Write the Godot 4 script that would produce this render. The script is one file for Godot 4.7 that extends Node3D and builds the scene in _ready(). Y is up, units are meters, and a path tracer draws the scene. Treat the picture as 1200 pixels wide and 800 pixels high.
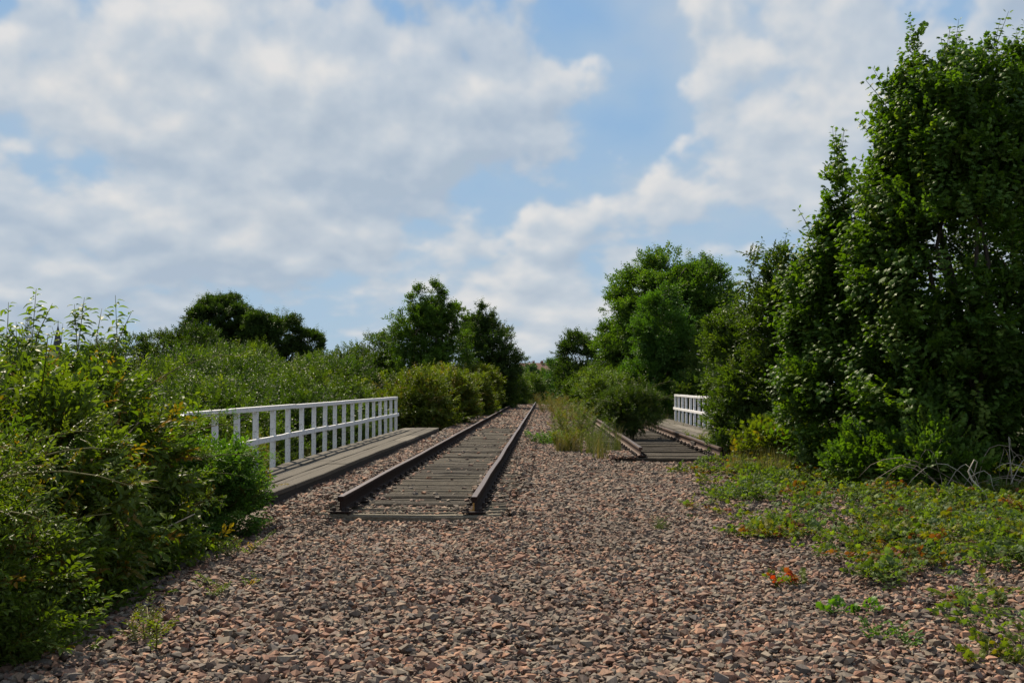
extends Node3D
# Disused railway crossing a bridge: two cut-off tracks on ballast, white railings, thick summer shrubs.
# The track runs along -z; d is the distance ahead of the camera (z = -d).

var rng := RandomNumberGenerator.new()
var used := {}
var M := {}
var L := {}          # leaf sprigs
var wob := FastNoiseLite.new()

# ---------------------------------------------------------------- naming
func numbered(called: String) -> String:
	if not used.has(called):
		used[called] = 0
		return called
	used[called] += 1
	return "%s_%03d" % [called, used[called]]

func tag(o: Node3D, label := "", category := "", group := "", kind := "") -> Node3D:
	if label: o.set_meta("label", label)
	if category: o.set_meta("category", category)
	if group: o.set_meta("group", group)
	if kind: o.set_meta("kind", kind)
	return o

func base(called: String, at: Vector3, label := "", category := "", group := "", kind := "") -> Node3D:
	var o := Node3D.new()
	o.name = numbered(called)
	add_child(o)
	o.position = at
	return tag(o, label, category, group, kind)

func put(mesh: Mesh, called: String, mat: Material, parent: Node3D, at := Vector3.ZERO) -> MeshInstance3D:
	var o := MeshInstance3D.new()
	o.name = called if parent != self else numbered(called)
	o.mesh = mesh
	if mat: o.material_override = mat
	o.position = at
	parent.add_child(o, true)
	return o

func begin() -> SurfaceTool:
	var st := SurfaceTool.new()
	st.begin(Mesh.PRIMITIVE_TRIANGLES)
	st.set_smooth_group(-1)
	return st

func done(st: SurfaceTool) -> ArrayMesh:
	st.generate_normals()
	return st.commit()

func tri(st: SurfaceTool, a: Vector3, b: Vector3, c: Vector3) -> void:
	st.add_vertex(a); st.add_vertex(b); st.add_vertex(c)

func quad(st: SurfaceTool, a: Vector3, b: Vector3, c: Vector3, d: Vector3) -> void:
	tri(st, a, b, c); tri(st, a, c, d)

# ---------------------------------------------------------------- shapes
func tube(st: SurfaceTool, pts: Array, radii: Array, sides := 6, smooth := true) -> void:
	st.set_smooth_group(0 if smooth else -1)
	var rings := []
	for i in pts.size():
		var a: Vector3 = pts[maxi(i - 1, 0)]
		var b: Vector3 = pts[mini(i + 1, pts.size() - 1)]
		var t := (b - a).normalized()
		var u := t.cross(Vector3(0.31, 0.17, 0.93)).normalized()
		var v := t.cross(u)
		var ring := []
		for k in sides:
			var an := TAU * k / sides
			ring.append(pts[i] + (u * cos(an) + v * sin(an)) * radii[i])
		rings.append(ring)
	for i in pts.size() - 1:
		for k in sides:
			var k2 := (k + 1) % sides
			quad(st, rings[i][k], rings[i + 1][k], rings[i + 1][k2], rings[i][k2])
	var n := pts.size() - 1
	for k in range(1, sides - 1):
		tri(st, rings[n][0], rings[n][k + 1], rings[n][k])
		tri(st, rings[0][0], rings[0][k], rings[0][k + 1])
	st.set_smooth_group(-1)

# box with chamfered edges (all twelve), centred on c
func chamfer_box(st: SurfaceTool, c: Vector3, s: Vector3, ch: float) -> void:
	var h := s * 0.5
	var i := h - Vector3.ONE * ch
	for ax in 3:
		var b1 := (ax + 1) % 3
		var b2 := (ax + 2) % 3
		for sg in [-1, 1]:
			var q := []
			for e in [[-1, -1], [1, -1], [1, 1], [-1, 1]]:
				var p := Vector3.ZERO
				p[ax] = h[ax] * sg
				p[b1] = i[b1] * e[0]
				p[b2] = i[b2] * e[1]
				q.append(c + p)
			if sg < 0: quad(st, q[0], q[1], q[2], q[3])
			else: quad(st, q[3], q[2], q[1], q[0])
		for s1 in [-1, 1]:
			for s2 in [-1, 1]:
				var q := []
				for e in [[0, -1], [1, -1], [1, 1], [0, 1]]:
					var p := Vector3.ZERO
					p[ax] = i[ax] * e[1]
					p[b1] = (h[b1] if e[0] == 0 else i[b1]) * s1
					p[b2] = (i[b2] if e[0] == 0 else h[b2]) * s2
					q.append(c + p)
				if s1 * s2 > 0: quad(st, q[0], q[1], q[2], q[3])
				else: quad(st, q[3], q[2], q[1], q[0])
	for sx in [-1, 1]:
		for sy in [-1, 1]:
			for sz in [-1, 1]:
				var a := c + Vector3(h.x * sx, i.y * sy, i.z * sz)
				var b := c + Vector3(i.x * sx, h.y * sy, i.z * sz)
				var d := c + Vector3(i.x * sx, i.y * sy, h.z * sz)
				if sx * sy * sz > 0: tri(st, a, d, b)
				else: tri(st, a, b, d)

# a closed outline in x,y swept along z in steps; jig(x, y, z) moves each point
func sweep(st: SurfaceTool, outline: PackedVector2Array, zs: Array, jig: Callable) -> void:
	var n := outline.size()
	var rows := []
	for z in zs:
		var row := []
		for p in outline: row.append(jig.call(Vector3(p.x, p.y, z)))
		rows.append(row)
	for i in rows.size() - 1:
		for k in n:
			var k2 := (k + 1) % n
			quad(st, rows[i][k], rows[i][k2], rows[i + 1][k2], rows[i + 1][k])
	var idx := Geometry2D.triangulate_polygon(outline)
	for t in range(0, idx.size(), 3):
		tri(st, rows[0][idx[t]], rows[0][idx[t + 1]], rows[0][idx[t + 2]])
		var e := rows.size() - 1
		tri(st, rows[e][idx[t]], rows[e][idx[t + 2]], rows[e][idx[t + 1]])

# ---------------------------------------------------------------- leaves
func frame(dir: Vector3, up: Vector3) -> Basis:
	var y := dir.normalized()
	var z := (up - y * up.dot(y))
	if z.length() < 0.01: z = Vector3(0.3, 0.1, 0.9) - y * Vector3(0.3, 0.1, 0.9).dot(y)
	z = z.normalized()
	return Basis(y.cross(z), y, z)

# an oval pointed leaf along +y, its upper face to +z; sides folded up, tip hanging
func oval_leaf(st: SurfaceTool, t: Transform3D, ln: float, w: float, fold: float, droop: float, tone: float, fine := true) -> void:
	st.set_color(Color(tone, tone, tone))
	var prof := [[0.0, 0.0], [0.22, 0.72], [0.5, 1.0], [0.78, 0.6], [1.0, 0.0]] if fine else [[0.0, 0.0], [0.42, 1.0], [1.0, 0.0]]
	var mid := []
	var le := []
	var ri := []
	for p in prof:
		var z: float = -droop * ln * p[0] * p[0]
		mid.append(t * Vector3(0, p[0] * ln, z))
		le.append(t * Vector3(-p[1] * w * 0.5, p[0] * ln, z + fold * p[1] * w))
		ri.append(t * Vector3(p[1] * w * 0.5, p[0] * ln, z + fold * p[1] * w))
	for i in prof.size() - 1:
		if i == 0:
			tri(st, mid[0], le[1], mid[1]); tri(st, mid[0], mid[1], ri[1])
		elif i == prof.size() - 2:
			tri(st, mid[i], le[i], mid[i + 1]); tri(st, mid[i], mid[i + 1], ri[i])
		else:
			quad(st, mid[i], le[i], le[i + 1], mid[i + 1]); quad(st, mid[i], mid[i + 1], ri[i + 1], ri[i])

# a five-lobed leaf (maple, ivy, bramble cluster)
func lobed_leaf(st: SurfaceTool, t: Transform3D, ln: float, droop: float, tone: float) -> void:
	st.set_color(Color(tone, tone, tone))
	var out := [[0.0, 0.02], [-0.26, 0.0], [-0.3, 0.2], [-0.56, 0.42], [-0.3, 0.48], [-0.28, 0.74], [-0.1, 0.68], [0.0, 1.0], [0.1, 0.68], [0.28, 0.74], [0.3, 0.48], [0.56, 0.42], [0.3, 0.2], [0.26, 0.0]]
	var c := t * Vector3(0, 0.36 * ln, 0.05 * ln)
	var pts := []
	for p in out:
		var x: float = p[0] * ln
		var y: float = p[1] * ln
		pts.append(t * Vector3(x, y, -droop * (x * x + (y - 0.36 * ln) * (y - 0.36 * ln)) / ln))
	for i in pts.size(): tri(st, c, pts[i], pts[(i + 1) % pts.size()])

# a twig with leaves set on it, growing along +y for about one unit
func sprig(kind: String, n: int, ln: float, w: float, wild: float, droop := 0.25) -> ArrayMesh:
	var st := begin()
	st.set_color(Color(0.9, 0.6, 0.5))
	tube(st, [Vector3.ZERO, Vector3(0.02, 0.5, 0.03), Vector3(0, 0.92, 0.0)], [0.012, 0.009, 0.004], 3, false)
	for i in n:
		var f := (i + 0.6) / n
		var side := 1.0 if i % 2 == 0 else -1.0
		var dir := Vector3(side * (0.95 - 0.5 * f), 0.25 + 0.75 * f, 0) + Vector3(rng.randfn(), rng.randfn(), rng.randfn()) * wild * 0.45
		if i == n - 1: dir = Vector3(0, 1, 0)
		var up := Vector3(0, -0.15, 1) + Vector3(rng.randfn(), rng.randfn(), rng.randfn()) * wild
		var at := Vector3(0.0, f * 0.92, 0.0) + dir.normalized() * ln * 0.2
		var s := rng.randf_range(0.7, 1.15)
		var tone := rng.randf_range(0.7, 1.3)
		var t := Transform3D(frame(dir, up), at)
		if kind == "lobed": lobed_leaf(st, t, ln * s, rng.randf_range(0.1, 0.5), tone)
		else: oval_leaf(st, t, ln * s, w * s, rng.randf_range(0.1, 0.35), droop * rng.randf_range(0.3, 1.6), tone, kind == "oval")
	return done(st)

# grass: arched blades from one root
func grass_blade(st: SurfaceTool, at: Vector3, lean: Vector3, h: float, w: float, tone: float) -> void:
	st.set_color(Color(tone, tone, tone * 0.9))
	var across := lean.cross(Vector3.UP).normalized() * w * 0.5
	var a := at
	for i in 4:
		var f := (i + 1) / 4.0
		var b := at + Vector3(0, h * (f - 0.25 * f * f * lean.length()), 0) + lean * h * f * f
		var wa := 1.0 - i / 4.0
		var wb := 1.0 - f
		if i < 3: quad(st, a - across * wa, b - across * wb, b + across * wb, a + across * wa)
		else: tri(st, a - across * wa, b, a + across * wa)
		a = b

# MultiMesh from a list of transforms and colours
func scatter(called: String, mesh: Mesh, mat: Material, buf: PackedFloat32Array, parent: Node3D, stuff := false) -> MultiMeshInstance3D:
	var mm := MultiMesh.new()
	mm.transform_format = MultiMesh.TRANSFORM_3D
	mm.use_colors = true
	mm.mesh = mesh
	mm.instance_count = buf.size() / 16
	mm.buffer = buf
	var o := MultiMeshInstance3D.new()
	o.name = called if parent != self else numbered(called)
	o.multimesh = mm
	o.material_override = mat
	parent.add_child(o, true)
	if stuff: o.set_meta("kind", "stuff")
	return o

func row(buf: PackedFloat32Array, b: Basis, o: Vector3, c: Color) -> void:
	buf.append_array([b.x.x, b.y.x, b.z.x, o.x, b.x.y, b.y.y, b.z.y, o.y, b.x.z, b.y.z, b.z.z, o.z, c.r, c.g, c.b, 1.0])

func ball() -> Vector3:
	return Vector3(rng.randfn(), rng.randfn(), rng.randfn()).normalized() * pow(rng.randf(), 0.3333)

func pick(pal: Array) -> Color:
	# [dark, light, odd colour, share of the odd colour]
	# half of what a leaf scatters goes through it, so its colour stands for both sides
	if rng.randf() < pal[3]:
		return (pal[0] as Color).lerp(pal[2], rng.randf_range(0.4, 1.0)) * 1.1
	return (pal[0] as Color).lerp(pal[1], rng.randf()) * 1.1

# lobes: [x, y, d, rx, ry, rz, weight], absolute metres; leaves are laid in clumps over each lobe
func crown(root: Node3D, lobes: Array, sort: String, n: int, size: float, pal: Array, clump := 0.34, lift := 0.45, open := 0.15) -> void:
	var total := 0.0
	var sets := []
	for l in lobes:
		total += l[6]
		var c := Vector3(l[0], l[1], -l[2])
		var r := Vector3(l[3], l[4], l[5])
		var m := maxi(5, int(14 + 60.0 * pow(r.x * r.y, 0.5) / maxf(size * 4.0, 0.3)))
		var cl := []
		for k in m:
			var v := Vector3(rng.randfn(), rng.randfn(), rng.randfn()).normalized()
			var f := rng.randf_range(0.6, 0.95) if rng.randf() > open else rng.randf_range(0.1, 0.6)
			cl.append([c + v * f * r, clump * pow(r.x * r.y * r.z, 0.3333) * rng.randf_range(0.6, 1.3), rng.randf_range(0.72, 1.25)])
		sets.append([c, r, cl])
	var buf := PackedFloat32Array()
	for j in lobes.size():
		var c: Vector3 = sets[j][0]
		var r: Vector3 = sets[j][1]
		var cl: Array = sets[j][2]
		for i in int(n * lobes[j][6] / total):
			var k: Array = cl[rng.randi() % cl.size()]
			var p: Vector3 = k[0] + ball() * k[1] * Vector3(1.15, 0.6, 1.15)
			if p.y < root.position.y + 0.05: p.y = root.position.y + 0.05 + rng.randf() * 0.25
			var out := ((p - c) / r).normalized()
			var dir := out * 0.8 + Vector3(0, lift, 0) + Vector3(rng.randfn(), rng.randfn(), rng.randfn()) * 0.42
			var up := Vector3(0, 1, 0) + out * 0.45 + Vector3(rng.randfn(), rng.randfn(), rng.randfn()) * 0.4
			var b := frame(dir, up).scaled(Vector3.ONE * size * rng.randf_range(0.7, 1.25))
			row(buf, b, p - root.position, pick(pal) * k[2])
	scatter("crown", L[sort], M.leaf, buf, root, true)

# long twigs with spaced leaf pairs standing out of a crown
func outer_twigs(root: Node3D, lobes: Array, sort: String, n: int, size: float, pal: Array) -> void:
	var buf := PackedFloat32Array()
	var total := 0.0
	for l in lobes: total += l[3] * l[4]
	for l in lobes:
		var c := Vector3(l[0], l[1], -l[2])
		var r := Vector3(l[3], l[4], l[5])
		for i in maxi(3, int(n * r.x * r.y / total)):
			var v := Vector3(rng.randfn(), rng.randfn() + 0.25, rng.randfn()).normalized()
			var p := c + v * r * rng.randf_range(0.85, 1.02)
			if p.y < root.position.y + 0.3: continue
			var dir := v * 0.55 + Vector3(0, 0.9, 0) + Vector3(rng.randfn(), rng.randfn(), rng.randfn()) * 0.25
			row(buf, frame(dir, Vector3(rng.randfn(), 0.2, rng.randfn())).scaled(Vector3.ONE * size * rng.randf_range(0.6, 1.2)), p - root.position, pick(pal))
	scatter("outer_twigs", L[sort], M.leaf, buf, root, true)

# a whippy twig: leaf pairs, each pair turned from the last, blades held nearly level
func whip(kind: String, pairs: int, ln: float, w: float) -> ArrayMesh:
	var st := begin()
	st.set_color(Color(0.8, 0.6, 0.5))
	tube(st, [Vector3.ZERO, Vector3(0.02, 0.5, 0.01), Vector3(0, 0.97, 0.02)], [0.012, 0.009, 0.004], 4, false)
	for i in pairs:
		var f := 0.08 + 0.9 * (i + 0.5) / pairs
		var an := i * 1.57 + rng.randfn() * 0.3
		for sd in [0.0, PI]:
			var dir := Vector3(cos(an + sd), rng.randf_range(-0.1, 0.5) + (0.6 if i == pairs - 1 else 0.0), sin(an + sd))
			var s := rng.randf_range(0.75, 1.15) * (0.7 if f > 0.85 else 1.0)
			var t := Transform3D(frame(dir, Vector3.UP + Vector3(rng.randfn(), 0, rng.randfn()) * 0.3), Vector3(0, f, 0) + dir * 0.05)
			if kind == "lobed": lobed_leaf(st, t, ln * s, rng.randf_range(0.3, 0.7), rng.randf_range(0.8, 1.25))
			else: oval_leaf(st, t, ln * s, w * s, 0.25, 0.4, rng.randf_range(0.8, 1.25))
	return done(st)

func wood(root: Node3D, lobes: Array, thick: float, mat: Material, limbs := 4) -> void:
	var top := Vector3(lobes[0][0], lobes[0][1], -lobes[0][2]) - root.position
	var st := begin()
	var bend := Vector3(rng.randf_range(-0.1, 0.1), 0, rng.randf_range(-0.1, 0.1)) * top.y
	tube(st, [Vector3(0, -0.25, 0), Vector3(0, 0.06 * top.y, 0), top * 0.35 + bend, top * 0.7 + bend, top], [thick * 1.5, thick * 1.05, thick * 0.85, thick * 0.6, thick * 0.3], 8)
	put(done(st), "trunk", mat, root)
	for i in limbs:
		var l: Array = lobes[i % lobes.size()]
		var a: Vector3 = top * rng.randf_range(0.2, 0.65) + bend * 0.8
		var e: Vector3 = Vector3(l[0], l[1], -l[2]) - root.position + Vector3(rng.randfn() * l[3], absf(rng.randfn()) * l[4], rng.randfn() * l[5]) * 0.4
		var m := (a + e) * 0.5 + Vector3(rng.randfn(), 0.6, rng.randfn()) * 0.08 * (e - a).length()
		var sl := begin()
		tube(sl, [a, m, e], [thick * 0.5, thick * 0.33, thick * 0.1], 6)
		put(done(sl), "limb", mat, root)

func plant(called: String, label: String, category: String, group: String, lobes: Array, sort: String, n: int, size: float, pal: Array, thick := 0.08, clump := 0.34, lift := 0.45, limbs := 4, open := 0.15) -> Node3D:
	var x := 0.0
	var d := 0.0
	var w := 0.0
	for l in lobes:
		x += l[0] * l[6]; d += l[2] * l[6]; w += l[6]
	x /= w; d /= w
	var root := base(called, Vector3(x, ground_at(x, d), -d), label, category, group)
	wood(root, lobes, thick, M.bark, limbs)
	crown(root, lobes, sort, n, size, pal, clump, lift, open)
	if sort == "maple" and size > 0.17 and n > 5000: outer_twigs(root, lobes, "maple_whip", n / 18, 0.5, pal)
	elif sort == "oval" and d < 60.0: outer_twigs(root, lobes, "oval_whip", n / 45, 0.45 if d < 25.0 else 0.5, pal)
	elif sort == "privet": outer_twigs(root, lobes, "oval_whip", n / 45, 0.32, pal)
	elif sort == "far": outer_twigs(root, lobes, "oval_whip", n / 50, size * 1.8, pal)
	return root

# ---------------------------------------------------------------- terrain
func ease01(a: float, b: float, v: float) -> float:
	return smoothstep(a, b, v)

func ground_at(x: float, d: float) -> float:
	var left := lerpf(-2.75, -4.75, ease01(10.5, 13.0, d))
	left = lerpf(left, -3.9, ease01(33.0, 38.0, d))
	var y := 0.0
	if x < left:
		var deep := lerpf(1.4, 3.6, ease01(8.0, 18.0, d))
		y = -deep * ease01(0.0, deep * 1.9, left - x)
	elif x > 9.5:
		y = -3.2 * ease01(9.5, 16.0, x)
	y += wob.get_noise_2d(x * 3.0, d * 3.0) * 0.05 * (1.0 if absf(x) < 5.0 else 3.0)
	# land rises gently a long way ahead
	var far := ease01(140.0, 330.0, d)
	y = lerpf(y, 1.2 + 5.0 * ease01(350.0, 1500.0, d), far)
	return y - 0.07

func ballast_at(x: float, d: float) -> float:
	var y := wob.get_noise_2d(x * 22.0, d * 22.0) * 0.022 + wob.get_noise_2d(x * 6.0 + 90.0, d * 6.0) * 0.03
	y -= 0.05 * ease01(12.4, 11.0, d) * ease01(9.0, 10.6, d) if x < -0.75 and x > -2.4 else 0.0
	if x < -2.5: y -= 0.20 * ease01(-2.5, -3.4, x) * (1.0 - ease01(10.5, 12.5, d))
	return y

func sheet(xs: Array, ds: Array, fn: Callable) -> ArrayMesh:
	var st := SurfaceTool.new()
	st.begin(Mesh.PRIMITIVE_TRIANGLES)
	st.set_smooth_group(0)
	for i in ds.size() - 1:
		for j in xs.size() - 1:
			var a := Vector3(xs[j], fn.call(xs[j], ds[i]), -ds[i])
			var b := Vector3(xs[j + 1], fn.call(xs[j + 1], ds[i]), -ds[i])
			var c := Vector3(xs[j + 1], fn.call(xs[j + 1], ds[i + 1]), -ds[i + 1])
			var e := Vector3(xs[j], fn.call(xs[j], ds[i + 1]), -ds[i + 1])
			quad(st, a, e, c, b)
	st.generate_normals()
	return st.commit()

# ---------------------------------------------------------------- materials
func noise_tex(freq: float, ramp: Array, oct := 4, kind := FastNoiseLite.TYPE_SIMPLEX_SMOOTH, size := 512, sd := 3, stretch := 1) -> NoiseTexture2D:
	var t := NoiseTexture2D.new()
	var nz := FastNoiseLite.new()
	nz.seed = sd
	nz.noise_type = kind
	nz.frequency = freq
	nz.fractal_octaves = oct
	t.noise = nz
	t.width = size
	t.height = size / stretch
	t.seamless = true
	if ramp.size():
		var g := Gradient.new()
		var offs := PackedFloat32Array()
		var cols := PackedColorArray()
		for e in ramp:
			offs.append(e[0])
			cols.append((e[1] as Color).linear_to_srgb())
		g.offsets = offs
		g.colors = cols
		t.color_ramp = g
	return t

func mat(c: Color, rough: float, tex: Texture2D = null, scale := Vector3.ONE, bump: Texture2D = null, deep := 1.0, metal := 0.0) -> StandardMaterial3D:
	var m := StandardMaterial3D.new()
	m.albedo_color = c.linear_to_srgb()
	m.roughness = rough
	m.metallic = metal
	m.metallic_specular = 0.4
	if tex or bump:
		m.uv1_triplanar = true
		m.uv1_world_triplanar = true
		m.uv1_scale = scale
	if tex: m.albedo_texture = tex
	if bump:
		m.heightmap_enabled = true
		m.heightmap_texture = bump
		m.heightmap_scale = deep
	return m

func materials() -> void:
	var leaf := StandardMaterial3D.new()
	leaf.vertex_color_use_as_albedo = true
	leaf.roughness = 0.47
	leaf.metallic_specular = 0.32
	leaf.backlight_enabled = true
	leaf.backlight = Color(0.95, 1.0, 0.35)
	M.leaf = leaf
	var matt: StandardMaterial3D = leaf.duplicate()
	matt.roughness = 0.62
	matt.metallic_specular = 0.3
	M.matt_leaf = matt
	var dry := StandardMaterial3D.new()
	dry.vertex_color_use_as_albedo = true
	dry.roughness = 0.7
	dry.metallic_specular = 0.3
	dry.backlight_enabled = true
	dry.backlight = Color(0.7, 0.7, 0.4)
	M.grass = dry
	var fine := noise_tex(0.03, [[0.25, Color(0.55, 0.55, 0.55)], [0.75, Color(1.25, 1.25, 1.25)]], 4)
	var st := StandardMaterial3D.new()
	st.vertex_color_use_as_albedo = true
	st.roughness = 0.85
	st.metallic_specular = 0.35
	st.albedo_texture = noise_tex(0.035, [[0.2, Color(0.62, 0.6, 0.58)], [0.5, Color(0.85, 0.84, 0.82)], [0.8, Color(1, 1, 1)]], 4, FastNoiseLite.TYPE_SIMPLEX_SMOOTH, 256)
	st.uv1_triplanar = true
	st.uv1_world_triplanar = true
	st.uv1_scale = Vector3.ONE * 7.0
	M.stone = st
	M.bark = mat(Color(0.09, 0.07, 0.055), 0.9, noise_tex(0.04, [[0.2, Color(0.5, 0.5, 0.5)], [0.8, Color(1, 1, 1)]], 4, FastNoiseLite.TYPE_SIMPLEX_SMOOTH, 256), Vector3(6, 2, 6))
	M.ground = mat(Color(1, 1, 1), 0.95, noise_tex(0.02, [[0.2, Color(0.03, 0.028, 0.016)], [0.5, Color(0.05, 0.055, 0.02)], [0.75, Color(0.075, 0.09, 0.03)]], 5), Vector3.ONE * 0.25)
	M.gravel = mat(Color(1, 1, 1), 0.95, noise_tex(0.05, [[0.25, Color(0.05, 0.04, 0.035)], [0.5, Color(0.12, 0.09, 0.075)], [0.75, Color(0.22, 0.17, 0.14)]], 5, FastNoiseLite.TYPE_CELLULAR, 512, 8), Vector3.ONE * 1.1)
	var grain := noise_tex(0.03, [[0.15, Color(0.35, 0.33, 0.3)], [0.45, Color(0.75, 0.73, 0.68)], [0.85, Color(1, 1, 0.97)]], 5, FastNoiseLite.TYPE_SIMPLEX_SMOOTH, 512, 5)
	var relief := noise_tex(0.035, [], 4, FastNoiseLite.TYPE_SIMPLEX_SMOOTH, 512, 6)
	M.sleeper = []
	for c in [Color(0.085, 0.072, 0.055), Color(0.065, 0.054, 0.042), Color(0.11, 0.095, 0.074), Color(0.052, 0.043, 0.034)]:
		M.sleeper.append(mat(c, 0.9, grain, Vector3(0.7, 6, 9), relief, 0.6))
	M.sleeper_pale = mat(Color(0.19, 0.17, 0.135), 0.9, grain, Vector3(0.7, 6, 9), relief, 0.6)
	M.board = []
	for c in [Color(0.094, 0.084, 0.07), Color(0.072, 0.063, 0.052), Color(0.135, 0.122, 0.104), Color(0.083, 0.073, 0.06)]:
		M.board.append(mat(c, 0.9, grain, Vector3(5, 5, 0.8), relief, 0.4))
	M.beam = mat(Color(0.026, 0.022, 0.019), 0.9, grain, Vector3(3, 5, 0.6), relief, 0.4)
	var flake := noise_tex(0.02, [[0.0, Color(0.42, 0.4, 0.37)], [0.24, Color(0.6, 0.59, 0.58)], [0.36, Color(0.98, 0.98, 0.99)], [1.0, Color(1, 1, 1)]], 5, FastNoiseLite.TYPE_SIMPLEX_SMOOTH, 512, 9)
	M.white = mat(Color(0.66, 0.66, 0.665), 0.65, flake, Vector3(1.6, 1.1, 1.6), relief, 0.12)
	var rust := noise_tex(0.03, [[0.2, Color(0.55, 0.5, 0.48)], [0.5, Color(0.9, 0.85, 0.82)], [0.8, Color(1.0, 1.0, 1.0)]], 5, FastNoiseLite.TYPE_SIMPLEX_SMOOTH, 512, 12)
	M.rust = mat(Color(0.03, 0.019, 0.016), 0.62, rust, Vector3(4, 4, 1.5), relief, 0.15, 0.15)
	M.rust.metallic = 0.0
	M.rust.roughness = 0.85
	M.rust.metallic_specular = 0.2
	M.rust_light = mat(Color(0.082, 0.05, 0.037), 0.7, rust, Vector3(4, 4, 1.5), relief, 0.15, 0.1)
	M.railhead = mat(Color(0.10, 0.078, 0.076), 0.42, rust, Vector3(4, 4, 0.7), null, 1.0, 0.35)
	M.ochre = mat(Color(0.42, 0.25, 0.07), 0.8, rust, Vector3(9, 9, 9))
	M.iron = mat(Color(0.028, 0.02, 0.018), 0.8, rust, Vector3(9, 9, 9))
	M.roof = mat(Color(0.2, 0.11, 0.09), 0.9, fine, Vector3.ONE * 0.8)
	M.brick = mat(Color(0.28, 0.14, 0.10), 0.9, fine, Vector3.ONE * 0.9)
	M.render = mat(Color(0.55, 0.5, 0.42), 0.9, fine, Vector3.ONE * 0.4)
	M.pane = mat(Color(0.04, 0.05, 0.06), 0.08)
	M.slate = mat(Color(0.06, 0.065, 0.075), 0.7, fine, Vector3.ONE * 0.5)
	M.steel = mat(Color(0.42, 0.45, 0.5), 0.5, null, Vector3.ONE, null, 1.0, 0.3)
	M.dead = mat(Color(0.30, 0.25, 0.2), 0.9, grain, Vector3(6, 6, 6))
	M.dead_pale = mat(Color(0.48, 0.44, 0.38), 0.9, grain, Vector3(6, 6, 6))

# ---------------------------------------------------------------- sky
var sky_noise := FastNoiseLite.new()
var sky_fine := FastNoiseLite.new()
var sky_veil := FastNoiseLite.new()
var sky_puff := FastNoiseLite.new()
var sky_rows := []
const SKY_W := 4096
const SKY_H := 2048
const BAND := 64
# big clouds and gaps: [azimuth, elevation, half width, half height, how much] in degrees
const BIAS := [
	[13.0, 17.5, 6.5, 6.0, 0.34], [15.0, 11.0, 6.0, 3.0, 0.22], [-17.0, 16.0, 11.0, 2.6, 0.42], [-6.5, 17.0, 3.0, 3.5, 0.2], [-9.0, 13.0, 8.0, 2.0, 0.12],
	[-24.0, 17.5, 9.0, 5.0, 0.3], [-14.0, 14.0, 7.0, 3.0, 0.25], [-17.5, 12.8, 6.0, 2.6, 0.2], [-20.0, 19.0, 4.0, 2.4, 0.28], [-13.0, 10.2, 4.5, 1.0, 0.22], [-21.5, 8.2, 2.2, 1.2, 0.3], [-29.0, 9.0, 3.0, 1.6, 0.28], [-3.4, 18.6, 1.3, 1.6, 0.3], [-2.8, 15.6, 1.6, 1.2, 0.25], [8.5, 13.0, 3.0, 2.0, 0.2],
	[2.4, 20.3, 3.6, 1.9, -0.7], [6.0, 17.5, 2.0, 1.6, -0.4], [5.0, 14.6, 3.0, 1.2, -0.55], [20.3, 21.2, 1.6, 1.2, -0.6], [-29.5, 18.6, 1.4, 0.9, -0.4], [-2.0, 11.0, 3.5, 1.0, -0.22], [-24.0, 11.6, 4.0, 0.7, -0.12], [1.5, 8.0, 3.0, 0.9, 0.12]]

func cover(az: float, el: float) -> float:
	var a := deg_to_rad(az)
	var y := 30.0 * log(1.0 + el / 8.0)
	var px := sin(a) * 57.3
	var pz := cos(a) * 57.3
	var v := sky_noise.get_noise_3d(px, y, pz) * 0.5 + sky_fine.get_noise_3d(px, y, pz) * 0.26 - sky_puff.get_noise_3d(px, y, pz) * 0.17 + 0.03
	for b in BIAS:
		var dx: float = (az - b[0]) / b[2]
		if absf(dx) > 2.2: continue
		var dy: float = (el - b[1]) / b[3]
		var q := dx * dx + dy * dy
		if q < 4.5: v += b[4] * (0.5 if b[4] > 0.0 else 0.8) * exp(-q)
	return v

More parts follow.
